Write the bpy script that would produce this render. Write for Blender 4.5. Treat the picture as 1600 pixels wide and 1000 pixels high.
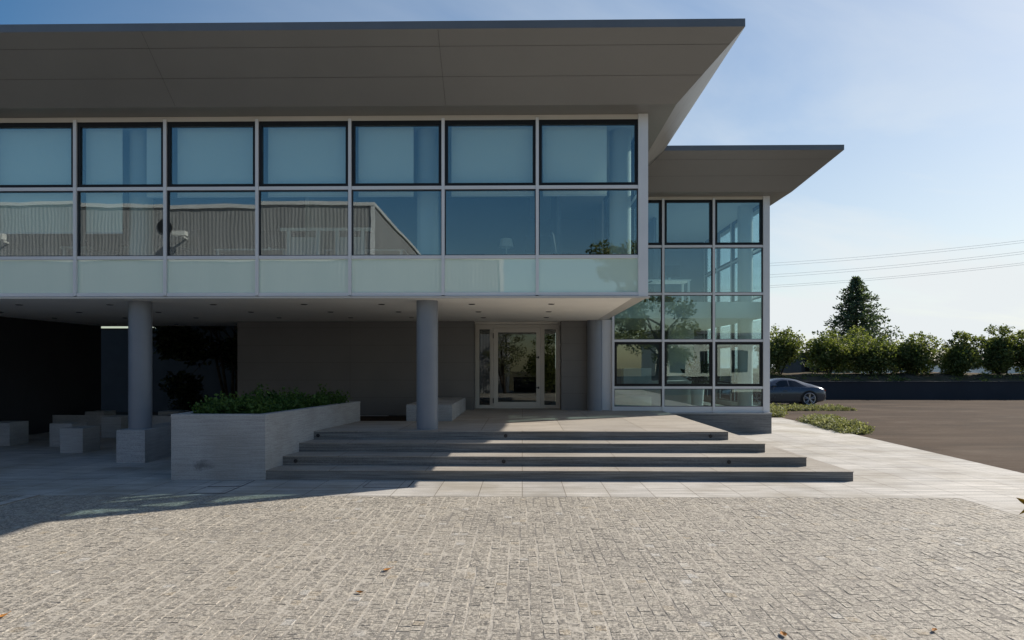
import bpy, bmesh, math, random
import numpy as np
from mathutils import Vector, Matrix

sc = bpy.context.scene
for o in list(bpy.data.objects):
    bpy.data.objects.remove(o)
C = sc.collection
R_ = math.radians

# ------------------------------------------------------------------ camera
F_PX, VPX, HZ, CAM_H = 1030.0, 816.0, 573.0, 1.76       # in pixels of a 1600 px wide frame, metres
PSI = math.atan((VPX - 800) / F_PX)
cd = bpy.data.cameras.new('camera')
cam = bpy.data.objects.new('camera', cd)
C.objects.link(cam)
cd.sensor_width = 36
cd.lens = 36 * F_PX / 1600
cd.shift_y = (HZ - 500) / 1600
cd.clip_start, cd.clip_end = 0.1, 3000
cam.location = (0, 0, CAM_H)
cam.rotation_euler = (R_(90), 0, PSI)
sc.camera = cam

# ------------------------------------------------------------------ light
SUN_A, SUN_B = 1.28, 0.745                               # metres a shadow travels per metre of height, along -x and -y
sun_dir = Vector((SUN_A, SUN_B, 1)).normalized()
SUN_EL = math.asin(sun_dir.z)
SUN_AZ = math.atan2(SUN_A, SUN_B)
ld = bpy.data.lights.new('sun', 'SUN')
ld.energy = 4.0
ld.angle = R_(0.5)
ld.color = (1.0, 0.92, 0.80)
sun = bpy.data.objects.new('sun', ld)
C.objects.link(sun)
sun.location = (30, 17, 25)
sun.rotation_euler = sun_dir.to_track_quat('Z', 'Y').to_euler()

w = bpy.data.worlds.new('World')
sc.world = w
w.use_nodes = True
nt = w.node_tree
nt.nodes.clear()
wo = nt.nodes.new('ShaderNodeOutputWorld')
bg = nt.nodes.new('ShaderNodeBackground')
sky = nt.nodes.new('ShaderNodeTexSky')
sky.sky_type = 'NISHITA'
sky.sun_disc = False
sky.sun_elevation = SUN_EL
sky.sun_rotation = SUN_AZ
sky.air_density = 1.1
sky.dust_density = 0.7
sky.ozone_density = 1.6
bg.inputs['Strength'].default_value = 0.085
# thin high cloud: a veil on the sky, by direction
tc = nt.nodes.new('ShaderNodeTexCoord')
sep = nt.nodes.new('ShaderNodeSeparateXYZ')
nt.links.new(tc.outputs['Generated'], sep.inputs[0])
def wm(op, a, b=None):
    n = nt.nodes.new('ShaderNodeMath')
    n.operation = op
    for i, v in enumerate((a, b)):
        if v is None: continue
        if isinstance(v, (int, float)): n.inputs[i].default_value = v
        else: nt.links.new(v, n.inputs[i])
    return n.outputs[0]
zz = wm('ADD', wm('MAXIMUM', sep.outputs[2], 0.0), 0.18)
cx = wm('DIVIDE', sep.outputs[0], zz)
cy = wm('DIVIDE', sep.outputs[1], zz)
cmb = nt.nodes.new('ShaderNodeCombineXYZ')
nt.links.new(wm('MULTIPLY', wm('ADD', cx, wm('MULTIPLY', cy, 0.5)), 0.45), cmb.inputs[0])
nt.links.new(wm('ADD', wm('MULTIPLY', cy, 1.1), wm('MULTIPLY', cx, -0.35)), cmb.inputs[1])
nz = nt.nodes.new('ShaderNodeTexNoise')
nz.inputs['Scale'].default_value = 0.9
nz.inputs['Detail'].default_value = 7
nz.inputs['Roughness'].default_value = 0.55
nz.inputs['Distortion'].default_value = 0.6
nt.links.new(cmb.outputs[0], nz.inputs['Vector'])
rmp = nt.nodes.new('ShaderNodeValToRGB')
rmp.color_ramp.elements[0].position = 0.42
rmp.color_ramp.elements[0].color = (0, 0, 0, 1)
rmp.color_ramp.elements[1].position = 0.80
rmp.color_ramp.elements[1].color = (1, 1, 1, 1)
nt.links.new(nz.outputs[0], rmp.inputs[0])
low = nt.nodes.new('ShaderNodeMapRange')                 # veil thickens towards the horizon
low.inputs[1].default_value, low.inputs[2].default_value = 0.0, 0.72
low.inputs[3].default_value, low.inputs[4].default_value = 0.80, 0.0
nt.links.new(sep.outputs[2], low.inputs[0])
east = nt.nodes.new('ShaderNodeMapRange')                # and towards the east
east.inputs[1].default_value, east.inputs[2].default_value = -0.05, 0.95
east.inputs[3].default_value, east.inputs[4].default_value = 0.0, 1.0
nt.links.new(wm('ADD', wm('MULTIPLY', sep.outputs[0], 0.8), wm('MULTIPLY', sep.outputs[1], 0.6)), east.inputs[0])
cl = wm('MULTIPLY', rmp.outputs[0], wm('ADD', wm('MULTIPLY', east.outputs[0], 0.80), 0.06))
fac = wm('MINIMUM', wm('ADD', cl, wm('MULTIPLY', wm('MULTIPLY', low.outputs[0], east.outputs[0]), 0.95)), 1.0)
mx = nt.nodes.new('ShaderNodeMix')
mx.data_type = 'RGBA'
nt.links.new(fac, mx.inputs['Factor'])
hs = nt.nodes.new('ShaderNodeHueSaturation')
hs.inputs['Saturation'].default_value = 1.38
hs.inputs['Value'].default_value = 0.78
nt.links.new(sky.outputs[0], hs.inputs['Color'])
nt.links.new(hs.outputs[0], mx.inputs['A'])
mx.inputs['B'].default_value = (5.8, 6.12, 6.25, 1)
nt.links.new(mx.outputs['Result'], bg.inputs[0])
nt.links.new(bg.outputs[0], wo.inputs[0])

sc.view_settings.view_transform = 'Standard'
sc.view_settings.look = 'None'
sc.view_settings.gamma = 1
sc.view_settings.exposure = 0.74
try:
    sc.cycles.max_bounces = 10
    sc.cycles.transparent_max_bounces = 24
    sc.cycles.diffuse_bounces = 7
    sc.cycles.use_denoising = True
    sc.cycles.sample_clamp_indirect = 6
except Exception:
    pass

# ------------------------------------------------------------------ helpers
def at(px, py, Y):
    "the point at depth Y (world y) seen at a pixel of the 1600x1000 photograph"
    u, v = (px - 800) / F_PX, (HZ - py) / F_PX
    t = Y / (math.cos(PSI) + u * math.sin(PSI))
    return Vector((t * (u * math.cos(PSI) - math.sin(PSI)), Y, CAM_H + t * v))
def X(px, Y): return at(px, 500, Y).x

def wloc(o):
    v = Vector((0, 0, 0))
    while o is not None:
        v += o.location
        o = o.parent
    return v

class MB:
    def __init__(s): s.v, s.f = [], []
    def add(s, vs, fs):
        n = len(s.v)
        s.v += [tuple(p) for p in vs]
        s.f += [tuple(i + n for i in f) for f in fs]
        return s
    def box(s, x0, x1, y0, y1, z0, z1):
        return s.add([(x0, y0, z0), (x1, y0, z0), (x1, y1, z0), (x0, y1, z0), (x0, y0, z1), (x1, y0, z1), (x1, y1, z1), (x0, y1, z1)],
                     [(3, 2, 1, 0), (4, 5, 6, 7), (0, 1, 5, 4), (1, 2, 6, 5), (2, 3, 7, 6), (3, 0, 4, 7)])
    def quad(s, a, b, c, d): return s.add([a, b, c, d], [(0, 1, 2, 3)])
    def prism(s, poly, z0, z1):
        n = len(poly)
        return s.add([(x, y, z0) for x, y in poly] + [(x, y, z1) for x, y in poly],
                     [tuple(reversed(range(n))), tuple(range(n, 2 * n))] + [(i, (i + 1) % n, n + (i + 1) % n, n + i) for i in range(n)])
    def tube(s, pts, rad, n=12, cap=True):
        pts = [Vector(p) for p in pts]
        rads = rad if isinstance(rad, (list, tuple)) else [rad] * len(pts)
        base, rings = [], []
        for i, p in enumerate(pts):
            d = (pts[min(i + 1, len(pts) - 1)] - pts[max(i - 1, 0)]).normalized()
            ref = Vector((0, 0, 1)) if abs(d.z) < 0.9 else Vector((1, 0, 0))
            a = d.cross(ref).normalized()
            b = d.cross(a)
            rings.append([p + (a * math.cos(2 * math.pi * k / n) + b * math.sin(2 * math.pi * k / n)) * rads[i] for k in range(n)])
        vs = [q for r in rings for q in r]
        fs = [(i * n + k, i * n + (k + 1) % n, (i + 1) * n + (k + 1) % n, (i + 1) * n + k) for i in range(len(pts) - 1) for k in range(n)]
        if cap: fs += [tuple(range(n)), tuple(reversed(range((len(pts) - 1) * n, len(pts) * n)))]
        return s.add(vs, fs)
    def lathe(s, prof, c=(0, 0, 0), n=32):
        c = Vector(c)
        vs = [c + Vector((r * math.cos(2 * math.pi * k / n), r * math.sin(2 * math.pi * k / n), z)) for r, z in prof for k in range(n)]
        fs = [(i * n + k, i * n + (k + 1) % n, (i + 1) * n + (k + 1) % n, (i + 1) * n + k) for i in range(len(prof) - 1) for k in range(n)]
        return s.add(vs, fs)
    def build(s, name, mat, parent=None, smooth=False, bevel=0):
        me = bpy.data.meshes.new(name)
        off = wloc(parent) if parent is not None else Vector((0, 0, 0))
        me.from_pydata([(x - off.x, y - off.y, z - off.z) for x, y, z in s.v], [], s.f)
        if mat is not None: me.materials.append(mat)
        o = bpy.data.objects.new(name, me)
        C.objects.link(o)
        o.parent = parent
        bm = bmesh.new()
        bm.from_mesh(me)
        bmesh.ops.recalc_face_normals(bm, faces=bm.faces)
        bm.to_mesh(me)
        bm.free()
        if smooth:
            me.polygons.foreach_set('use_smooth', [True] * len(me.polygons))
            me.set_sharp_from_angle(angle=R_(40))
        if bevel:
            b = o.modifiers.new('bevel', 'BEVEL')
            b.width, b.segments, b.limit_method = bevel, 2, 'ANGLE'
        return o

def quick(name, verts, faces, mat, parent=None):
    "large meshes straight from numpy arrays; faces all of one size"
    me = bpy.data.meshes.new(name)
    nv, (nf, k) = len(verts), faces.shape
    off = np.array(wloc(parent)) if parent is not None else np.zeros(3)
    me.vertices.add(nv)
    me.vertices.foreach_set('co', (verts - off).astype(np.float32).ravel())
    me.loops.add(nf * k)
    me.loops.foreach_set('vertex_index', faces.astype(np.int32).ravel())
    me.polygons.add(nf)
    me.polygons.foreach_set('loop_start', np.arange(0, nf * k, k, dtype=np.int32))
    me.update(calc_edges=True)
    me.validate()
    me.polygons.foreach_set('use_smooth', [False] * nf)
    if mat is not None: me.materials.append(mat)
    o = bpy.data.objects.new(name, me)
    C.objects.link(o)
    o.parent = parent
    return o

def tag(o, label=None, cat=None, group=None, kind=None):
    if label: o['label'] = label
    if cat: o['category'] = cat
    if group: o['group'] = group
    if kind: o['kind'] = kind
    return o
def thing(name, loc, label, cat, group=None):
    o = bpy.data.objects.new(name, None)
    C.objects.link(o)
    o.location = loc
    o.empty_display_size = 0.2
    return tag(o, label, cat, group)
def copy_tree(o, parent=None):
    c = o.copy()
    C.objects.link(c)
    if parent is not None: c.parent = parent
    for ch in list(o.children): copy_tree(ch, c)
    return c

# ------------------------------------------------------------------ materials
class NT:
    def __init__(s, name):
        s.m = bpy.data.materials.new(name)
        s.m.use_nodes = True
        s.t = s.m.node_tree
        s.t.nodes.clear()
        s.out = s.n('ShaderNodeOutputMaterial')
    def n(s, typ, **kw):
        nd = s.t.nodes.new(typ)
        for k, v in kw.items(): setattr(nd, k, v)
        return nd
    def put(s, inp, v):
        if hasattr(v, 'is_output'): s.t.links.new(v, inp)
        elif isinstance(v, tuple) and len(v) == 3 and inp.type == 'RGBA': inp.default_value = (*v, 1)
        else: inp.default_value = v
    def pos(s, scale=(1, 1, 1), rot=(0, 0, 0), obj=False):
        src = s.n('ShaderNodeTexCoord').outputs['Object'] if obj else s.n('ShaderNodeNewGeometry').outputs['Position']
        mp = s.n('ShaderNodeMapping')
        mp.inputs['Scale'].default_value = scale
        mp.inputs['Rotation'].default_value = rot
        s.t.links.new(src, mp.inputs[0])
        return mp.outputs[0]
    def noise(s, vec, scale, detail=4, rough=0.55, dist=0):
        nd = s.n('ShaderNodeTexNoise')
        s.put(nd.inputs['Vector'], vec)
        nd.inputs['Scale'].default_value = scale
        nd.inputs['Detail'].default_value = detail
        nd.inputs['Roughness'].default_value = rough
        nd.inputs['Distortion'].default_value = dist
        return nd.outputs[0]
    def ramp(s, fac, stops):
        nd = s.n('ShaderNodeValToRGB')
        e = nd.color_ramp.elements
        while len(e) < len(stops): e.new(0.5)
        for el, (p, c) in zip(e, stops):
            el.position = p
            el.color = (*c, 1) if isinstance(c, tuple) else (c, c, c, 1)
        s.put(nd.inputs[0], fac)
        return nd.outputs[0]
    def mix(s, fac, a, b, mode='MIX'):
        nd = s.n('ShaderNodeMix', data_type='RGBA', blend_type=mode)
        s.put(nd.inputs['Factor'], fac)
        s.put(nd.inputs['A'], a)
        s.put(nd.inputs['B'], b)
        return nd.outputs['Result']
    def math(s, op, a, b=0.0):
        nd = s.n('ShaderNodeMath', operation=op)
        s.put(nd.inputs[0], a)
        s.put(nd.inputs[1], b)
        return nd.outputs[0]
    def bump(s, h, strength=0.3, dist=0.01, normal=None):
        nd = s.n('ShaderNodeBump')
        nd.inputs['Strength'].default_value = strength
        nd.inputs['Distance'].default_value = dist
        s.put(nd.inputs['Height'], h)
        if normal is not None: s.put(nd.inputs['Normal'], normal)
        return nd.outputs[0]
    def bsdf(s, color, rough=0.6, metal=0.0, spec=0.4, normal=None, **kw):
        nd = s.n('ShaderNodeBsdfPrincipled')
        s.put(nd.inputs['Base Color'], color)
        s.put(nd.inputs['Roughness'], rough)
        s.put(nd.inputs['Metallic'], metal)
        nd.inputs['Specular IOR Level'].default_value = spec
        if normal is not None: s.put(nd.inputs['Normal'], normal)
        for k, v in kw.items(): s.put(nd.inputs[k.replace('_', ' ')], v)
        s.t.links.new(nd.outputs[0], s.out.inputs[0])
        return s.m

def paint(name, col, rough=0.5, metal=0.0, spec=0.4, var=0.08, scale=1.2, bump=0.0):
    t = NT(name)
    f = t.noise(t.pos(), scale, 5)
    c = t.ramp(f, [(0.3, tuple(x * (1 - var) for x in col)), (0.7, tuple(min(1, x * (1 + var)) for x in col))])
    nrm = t.bump(t.noise(t.pos(), 60, 3), bump, 0.002) if bump else None
    r = t.math('ADD', t.math('MULTIPLY', t.noise(t.pos(), scale * 3, 4), 0.12), rough - 0.06)
    return t.bsdf(c, r, metal, spec, nrm)

def granite(name, col, streak=(1.6, 22, 55), joints=None, amount=0.22, dirt=0.18, stain=None):
    t = NT(name)
    st = t.noise(t.pos(streak), 1.0, 5, 0.6)
    sp = t.noise(t.pos((1, 1, 1)), 70, 5, 0.8)
    big = t.noise(t.pos(), 0.7, 5, 0.6)
    c = t.ramp(st, [(0.38, tuple(x * (1 - amount) for x in col)), (0.62, tuple(x * (1 + amount) for x in col))])
    c = t.mix(t.ramp(sp, [(0.48, 0.0), (0.66, 0.6)]), c, tuple(x * 1.5 for x in col))
    c = t.mix(t.ramp(sp, [(0.34, 0.65), (0.48, 0.0)]), c, tuple(x * 0.42 for x in col))
    c = t.mix(t.ramp(big, [(0.45, 0.0), (0.63, dirt * 2.2)]), c, tuple(x * y for x, y in zip(col, (0.62, 0.58, 0.5))))
    if stain:
        mp = t.n('ShaderNodeMapping')
        mp.inputs['Location'].default_value = tuple(-k * sc_ for k, sc_ in zip(stain, (5.5, 5.5, 11)))
        mp.inputs['Scale'].default_value = (5.5, 5.5, 11)
        t.put(mp.inputs[0], t.n('ShaderNodeNewGeometry').outputs['Position'])
        ln = t.n('ShaderNodeVectorMath', operation='LENGTH')
        t.put(ln.inputs[0], mp.outputs[0])
        dd = t.math('ADD', ln.outputs['Value'], t.math('MULTIPLY', t.math('SUBTRACT', t.noise(t.pos(), 9, 5, 0.7), 0.5), 2.4))
        c = t.mix(t.ramp(dd, [(0.25, 0.72), (0.95, 0.0)]), c, tuple(x * 0.28 for x in col))
    h = t.math('ADD', t.math('MULTIPLY', st, 1.0), t.math('MULTIPLY', sp, 0.5))
    if joints:
        bw, bh, rot = joints
        br = t.n('ShaderNodeTexBrick', offset=0.5)
        t.put(br.inputs['Vector'], t.pos((1, 1, 0), (0, 0, rot)))
        br.inputs['Color1'].default_value = (0.93, 0.93, 0.93, 1)
        br.inputs['Color2'].default_value = (1.05, 1.04, 1.02, 1)
        br.inputs['Mortar'].default_value = (0.45, 0.42, 0.38, 1)
        br.inputs['Scale'].default_value = 1.0
        br.inputs['Mortar Size'].default_value = 0.006
        br.inputs['Mortar Smooth'].default_value = 0.2
        br.inputs['Brick Width'].default_value = bw
        br.inputs['Row Height'].default_value = bh
        c = t.mix(1.0, c, br.outputs[0], 'MULTIPLY')
    nrm = t.bump(h, 0.35, 0.004)
    return t.bsdf(c, 0.75, 0, 0.3, nrm)

def glass(name, tint, refl=0.0, ior=1.55, k=1.0, wob=0.0006):
    t = NT(name)
    lw = t.n('ShaderNodeLayerWeight')
    r0 = ((ior - 1) / (ior + 1)) ** 2
    f5 = t.math('POWER', lw.outputs['Facing'], 5.0)
    fre = t.math('ADD', t.math('MULTIPLY', f5, 1 - r0), r0)
    wv = t.noise(t.pos((0.7, 0.7, 0.9)), 1.0, 2, 0.4)
    nrm = t.bump(wv, 1.0, wob * 4)
    g = t.n('ShaderNodeBsdfGlossy')
    g.inputs['Color'].default_value = (0.93, 0.97, 0.96, 1)
    g.inputs['Roughness'].default_value = 0.0
    t.put(g.inputs['Normal'], nrm)
    tr = t.n('ShaderNodeBsdfTransparent')
    tr.inputs['Color'].default_value = (*tint, 1)
    ms = t.n('ShaderNodeMixShader')
    t.put(ms.inputs[0], t.math('MINIMUM', t.math('ADD', t.math('MULTIPLY', fre, k), refl), 1.0))
    t.t.links.new(tr.outputs[0], ms.inputs[1])
    t.t.links.new(g.outputs[0], ms.inputs[2])
    t.t.links.new(ms.outputs[0], t.out.inputs[0])
    return t.m

def leafmat(name, dark, mid, light, trans=0.35, rough=0.55):
    t = NT(name)
    rnd = t.n('ShaderNodeNewGeometry').outputs['Random Per Island']
    patch = t.noise(t.pos(), 1.3, 3)
    f = t.math('ADD', t.math('MULTIPLY', rnd, 0.65), t.math('MULTIPLY', patch, 0.35))
    c = t.ramp(f, [(0.12, dark), (0.5, mid), (0.9, light)])
    d = t.n('ShaderNodeBsdfPrincipled')
    t.put(d.inputs['Base Color'], c)
    d.inputs['Roughness'].default_value = rough
    d.inputs['Specular IOR Level'].default_value = 0.25
    tr = t.n('ShaderNodeBsdfTranslucent')
    t.put(tr.inputs['Color'], t.mix(1.0, c, (1.25, 1.3, 0.6), 'MULTIPLY'))
    ms = t.n('ShaderNodeMixShader')
    ms.inputs[0].default_value = trans
    t.t.links.new(d.outputs[0], ms.inputs[1])
    t.t.links.new(tr.outputs[0], ms.inputs[2])
    t.t.links.new(ms.outputs[0], t.out.inputs[0])
    return t.m

M = {}
M['white_metal'] = paint('white aluminium', (0.68, 0.685, 0.70), 0.35, 0.0, 0.5, 0.04)
M['cream_metal'] = paint('cream painted metal', (0.56, 0.535, 0.49), 0.4, 0.0, 0.45, 0.04)
M['fascia'] = paint('grey zinc fascia', (0.145, 0.147, 0.153), 0.4, 0.3, 0.5, 0.08)
M['soffit_panel'] = paint('grey soffit panel', (0.188, 0.182, 0.172), 0.38, 0.0, 0.5, 0.05, 0.6)
M['seam'] = paint('dark panel seam', (0.10, 0.096, 0.09), 0.7)
M['ceiling_white'] = paint('white plaster soffit', (0.88, 0.86, 0.81), 0.8, 0, 0.2, 0.03)
M['black_frame'] = paint('black window frame', (0.006, 0.0065, 0.008), 0.45, 0, 0.3, 0.1)
M['gasket'] = paint('dark gasket', (0.03, 0.035, 0.045), 0.6)
M['clad'] = paint('taupe wall panel', (0.165, 0.162, 0.16), 0.5, 0, 0.35, 0.06, 0.9)
M['charcoal'] = paint('charcoal render', (0.038, 0.040, 0.046), 0.8, 0, 0.2, 0.15, 0.8, 0.2)
M['garden_wall'] = paint('weathered courtyard wall', (0.05, 0.055, 0.063), 0.85, 0, 0.2, 0.2, 0.9, 0.2)
M['column'] = paint('blue grey painted column', (0.19, 0.212, 0.245), 0.40, 0, 0.45, 0.05, 2.5)
M['interior'] = paint('pale interior plaster', (0.52, 0.54, 0.53), 0.8, 0, 0.2, 0.03)
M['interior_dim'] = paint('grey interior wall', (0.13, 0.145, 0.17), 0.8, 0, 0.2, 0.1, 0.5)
M['carpet'] = paint('grey office floor', (0.2, 0.195, 0.185), 0.7, 0, 0.2, 0.15, 3)
M['blind'] = paint('white screen fabric', (0.86, 0.86, 0.80), 0.8, 0, 0.2, 0.03, 0.8)
M['glass_main'] = glass('blue solar glass', (0.83, 0.905, 0.90), 0.075, 1.5, 1.4)
M['glass_wing'] = glass('clear green glass', (0.84, 0.94, 0.945), 0.09, 1.5, 1.3, 0.0004)
M['glass_door'] = glass('dark door glass', (0.45, 0.5, 0.5), 0.02, 1.5, 1.3, 0.0003)
t = NT('green spandrel glass')
wv = t.noise(t.pos((0.7, 0.7, 0.9)), 1.0, 2, 0.4)
M['spandrel'] = t.bsdf((0.60, 0.76, 0.665), 0.02, 0, 0.5, t.bump(wv, 1.0, 0.003), IOR=2.1)
M['stone'] = granite('sawn grey granite', (0.36, 0.365, 0.37), (2.5, 3.0, 95), None, 0.17)
sp_ = at(316, 727, 10.17)
M['planter_stone'] = granite('planter granite', (0.36, 0.36, 0.36), (2.5, 3.0, 95), None, 0.17, 0.18, tuple(sp_))
M['riser'] = granite('shade-darkened granite riser', (0.18, 0.177, 0.17), (1.2, 2.0, 65), None, 0.42)  # shade on the risers is put into the colour, darker than the treads
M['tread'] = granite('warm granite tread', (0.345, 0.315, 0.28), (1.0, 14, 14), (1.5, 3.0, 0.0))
M['paving'] = granite('granite paving slab', (0.43, 0.41, 0.385), (0.8, 9, 9), (1.2, 0.6, R_(90)), 0.26, 0.28)
M['plinth'] = granite('blue grey stone plinth', (0.165, 0.17, 0.175), (1.3, 2.0, 45), None, 0.3)
M['steel'] = paint('brushed steel', (0.5, 0.5, 0.5), 0.3, 0.9)
M['dark_metal'] = paint('dark metal', (0.04, 0.04, 0.045), 0.4, 0.5)
M['soil'] = paint('dark soil', (0.06, 0.042, 0.03), 0.95, 0, 0.1, 0.35, 6, 0.6)

# setts
t = NT('granite sett')
rnd = t.n('ShaderNodeNewGeometry').outputs['Random Per Island']
base = t.ramp(rnd, [(0.0, (0.175, 0.160, 0.140)), (0.4, (0.260, 0.237, 0.204)), (0.75, (0.315, 0.286, 0.243)), (0.95, (0.36, 0.324, 0.268)), (0.975, (0.29, 0.22, 0.13)), (0.99, (0.48, 0.47, 0.45))])
fine = t.noise(t.pos(), 38, 6, 0.85)
mid = t.noise(t.pos((1, 1, 1), (0, 0, 0.6)), 15, 6, 0.78, 0.8)
big = t.noise(t.pos(), 0.55, 5, 0.6)
c = t.mix(t.ramp(mid, [(0.41, 0.85), (0.50, 0.0)]), base, (0.155, 0.142, 0.124))
c = t.mix(t.ramp(mid, [(0.51, 0.0), (0.60, 0.8)]), c, (0.465, 0.427, 0.365))
c = t.mix(t.ramp(fine, [(0.515, 0.0), (0.57, 0.85)]), c, (0.60, 0.54, 0.455))
c = t.mix(t.ramp(fine, [(0.42, 0.8), (0.475, 0.0)]), c, (0.10, 0.096, 0.09))
c = t.mix(t.ramp(big, [(0.42, 0.0), (0.60, 0.25)]), c, (0.36, 0.32, 0.265))
h = t.math('ADD', t.math('MULTIPLY', fine, 0.6), mid)
M['sett'] = t.bsdf(c, 0.72, 0, 0.35, t.bump(h, 0.9, 0.009))
t = NT('sandy joint')
f1 = t.noise(t.pos(), 40, 5, 0.7)
c = t.ramp(f1, [(0.4, (0.32, 0.292, 0.25)), (0.6, (0.50, 0.457, 0.395))])
c = t.mix(t.ramp(t.noise(t.pos(), 0.9, 4), [(0.50, 0.0), (0.58, 0.7)]), c, (0.14, 0.13, 0.12))
M['joint'] = t.bsdf(c, 0.9, 0, 0.2, t.bump(f1, 0.5, 0.01))

t = NT('brown asphalt')
st = t.noise(t.pos((0.22, 0.55, 1), (0, 0, R_(14))), 1.0, 8, 0.7, 0.6)
gr = t.noise(t.pos(), 30, 6, 0.8)
blot = t.noise(t.pos((0.12, 0.30, 1), (0, 0, R_(-8))), 1.0, 7, 0.65, 0.4)
c = t.ramp(st, [(0.30, (0.046, 0.036, 0.029)), (0.52, (0.078, 0.055, 0.040)), (0.74, (0.13, 0.102, 0.08))])
c = t.mix(t.ramp(blot, [(0.36, 0.7), (0.48, 0.0)]), c, (0.045, 0.035, 0.028))
c = t.mix(t.ramp(gr, [(0.5, 0.0), (0.65, 0.5)]), c, (0.135, 0.115, 0.098))
M['asphalt'] = t.bsdf(c, 0.95, 0, 0.08, t.bump(gr, 0.6, 0.008))
t = NT('dry ground')
g1 = t.noise(t.pos(), 0.4, 6, 0.65)
M['ground'] = t.bsdf(t.ramp(g1, [(0.3, (0.07, 0.075, 0.035)), (0.6, (0.15, 0.125, 0.08)), (0.8, (0.2, 0.18, 0.12))]), 0.95, 0, 0.1, t.bump(t.noise(t.pos(), 8, 5), 0.6, 0.05))
t = NT('bank earth')
g1 = t.noise(t.pos((1, 1, 2)), 1.6, 6, 0.7)
M['bank'] = t.bsdf(t.ramp(g1, [(0.32, (0.045, 0.06, 0.025)), (0.5, (0.085, 0.065, 0.042)), (0.75, (0.17, 0.12, 0.08))]), 0.95, 0, 0.1, t.bump(t.noise(t.pos(), 9, 5), 0.8, 0.08))
M['navy_wall'] = paint('navy render', (0.030, 0.034, 0.045), 0.8, 0, 0.25, 0.12, 0.5, 0.2)
t = NT('corrugated cladding')
sx = t.n('ShaderNodeSeparateXYZ')
t.put(sx.inputs[0], t.n('ShaderNodeNewGeometry').outputs['Position'])
wx = t.math('SINE', t.math('MULTIPLY', t.math('ADD', sx.outputs[0], sx.outputs[1]), 2 * math.pi / 0.19))
rust = t.noise(t.pos((1.5, 1.5, 0.12)), 1.0, 5, 0.6)
c = t.ramp(rust, [(0.3, (0.265, 0.268, 0.28)), (0.7, (0.36, 0.362, 0.375))])
M['corrugated'] = t.bsdf(c, 0.55, 0.0, 0.4, t.bump(wx, 0.6, 0.012))
M['pale_clad'] = paint('pale cladding', (0.50, 0.54, 0.48), 0.6, 0, 0.3, 0.1)
M['leaf_bush'] = leafmat('laurel leaf', (0.040, 0.058, 0.018), (0.115, 0.145, 0.045), (0.28, 0.29, 0.14), 0.45)
M['leaf_lime'] = leafmat('lime leaf', (0.055, 0.076, 0.018), (0.13, 0.158, 0.045), (0.28, 0.295, 0.13), 0.45)
M['leaf_spruce'] = leafmat('spruce needle', (0.03, 0.052, 0.036), (0.075, 0.11, 0.07), (0.17, 0.21, 0.13), 0.35)
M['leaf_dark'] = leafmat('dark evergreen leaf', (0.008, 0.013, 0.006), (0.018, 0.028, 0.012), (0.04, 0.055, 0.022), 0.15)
M['leaf_planter'] = leafmat('planter leaf', (0.030, 0.066, 0.018), (0.066, 0.13, 0.033), (0.125, 0.21, 0.06), 0.4)
M['leaf_variegated'] = leafmat('variegated leaf', (0.085, 0.095, 0.04), (0.21, 0.215, 0.11), (0.52, 0.51, 0.38), 0.3)
M['bark'] = paint('bark', (0.06, 0.048, 0.038), 0.9, 0, 0.1, 0.35, 5, 0.6)
M['fallen'] = paint('dry leaf', (0.34, 0.15, 0.035), 0.7, 0, 0.2, 0.25, 30)
M['car_paint'] = paint('slate metallic paint', (0.085, 0.095, 0.118), 0.26, 0.5, 0.6, 0.03)
M['car_glass'] = paint('tinted car glass', (0.008, 0.01, 0.014), 0.08, 0, 0.45, 0.05)
M['rubber'] = paint('tyre rubber', (0.014, 0.014, 0.014), 0.8)
M['rim'] = paint('alloy rim', (0.42, 0.42, 0.43), 0.3, 0.8)
M['lamp_red'] = paint('rear lamp', (0.25, 0.03, 0.025), 0.2, 0, 0.6)
M['white_paint'] = paint('white paint', (0.72, 0.72, 0.71), 0.5)
M['black_plastic'] = paint('black plastic', (0.02, 0.02, 0.022), 0.5)
M['cable'] = paint('grey cable', (0.36, 0.38, 0.42), 0.6)

# ------------------------------------------------------------------ the ground
LOT = lambda y: -0.02 - 0.0027 * max(0.0, y - 10)
MB().prism([(-400, -300), (500, -300), (500, 900), (-400, 900)], -0.9, -0.4).build('ground', M['ground'])['kind'] = 'structure'
YB = 8.93                                                # where the setts meet the slabs
XR = 5.86                                                # right-hand border of the setts
EDGE = [(8.05, -12), (8.27, 10.86), (8.95, 22.9)]
pv = MB()
pv.prism([(-16, YB), (XR, YB), (XR, -12)] + EDGE + [(6.0, 22.9), (6.0, 26), (-16, 26)], -0.35, 0.0)
pv.build('paving', M['paving'])['kind'] = 'structure'
# asphalt lot, a gently falling sheet
lot = MB()
ys = [-12, 10.86, 22.9, 22.91, 30, 37.6]
xl = [8.06, 8.28, 8.96, 5.0, 5.0, 5.0]
lv = [(x, y, LOT(y)) for x, y in zip(xl, ys)] + [(90, y, LOT(y)) for y in ys]
lot.add(lv, [(i, i + 6, i + 7, i + 1) for i in range(5)])
lot.build('parking_lot', M['asphalt'])['kind'] = 'structure'
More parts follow.
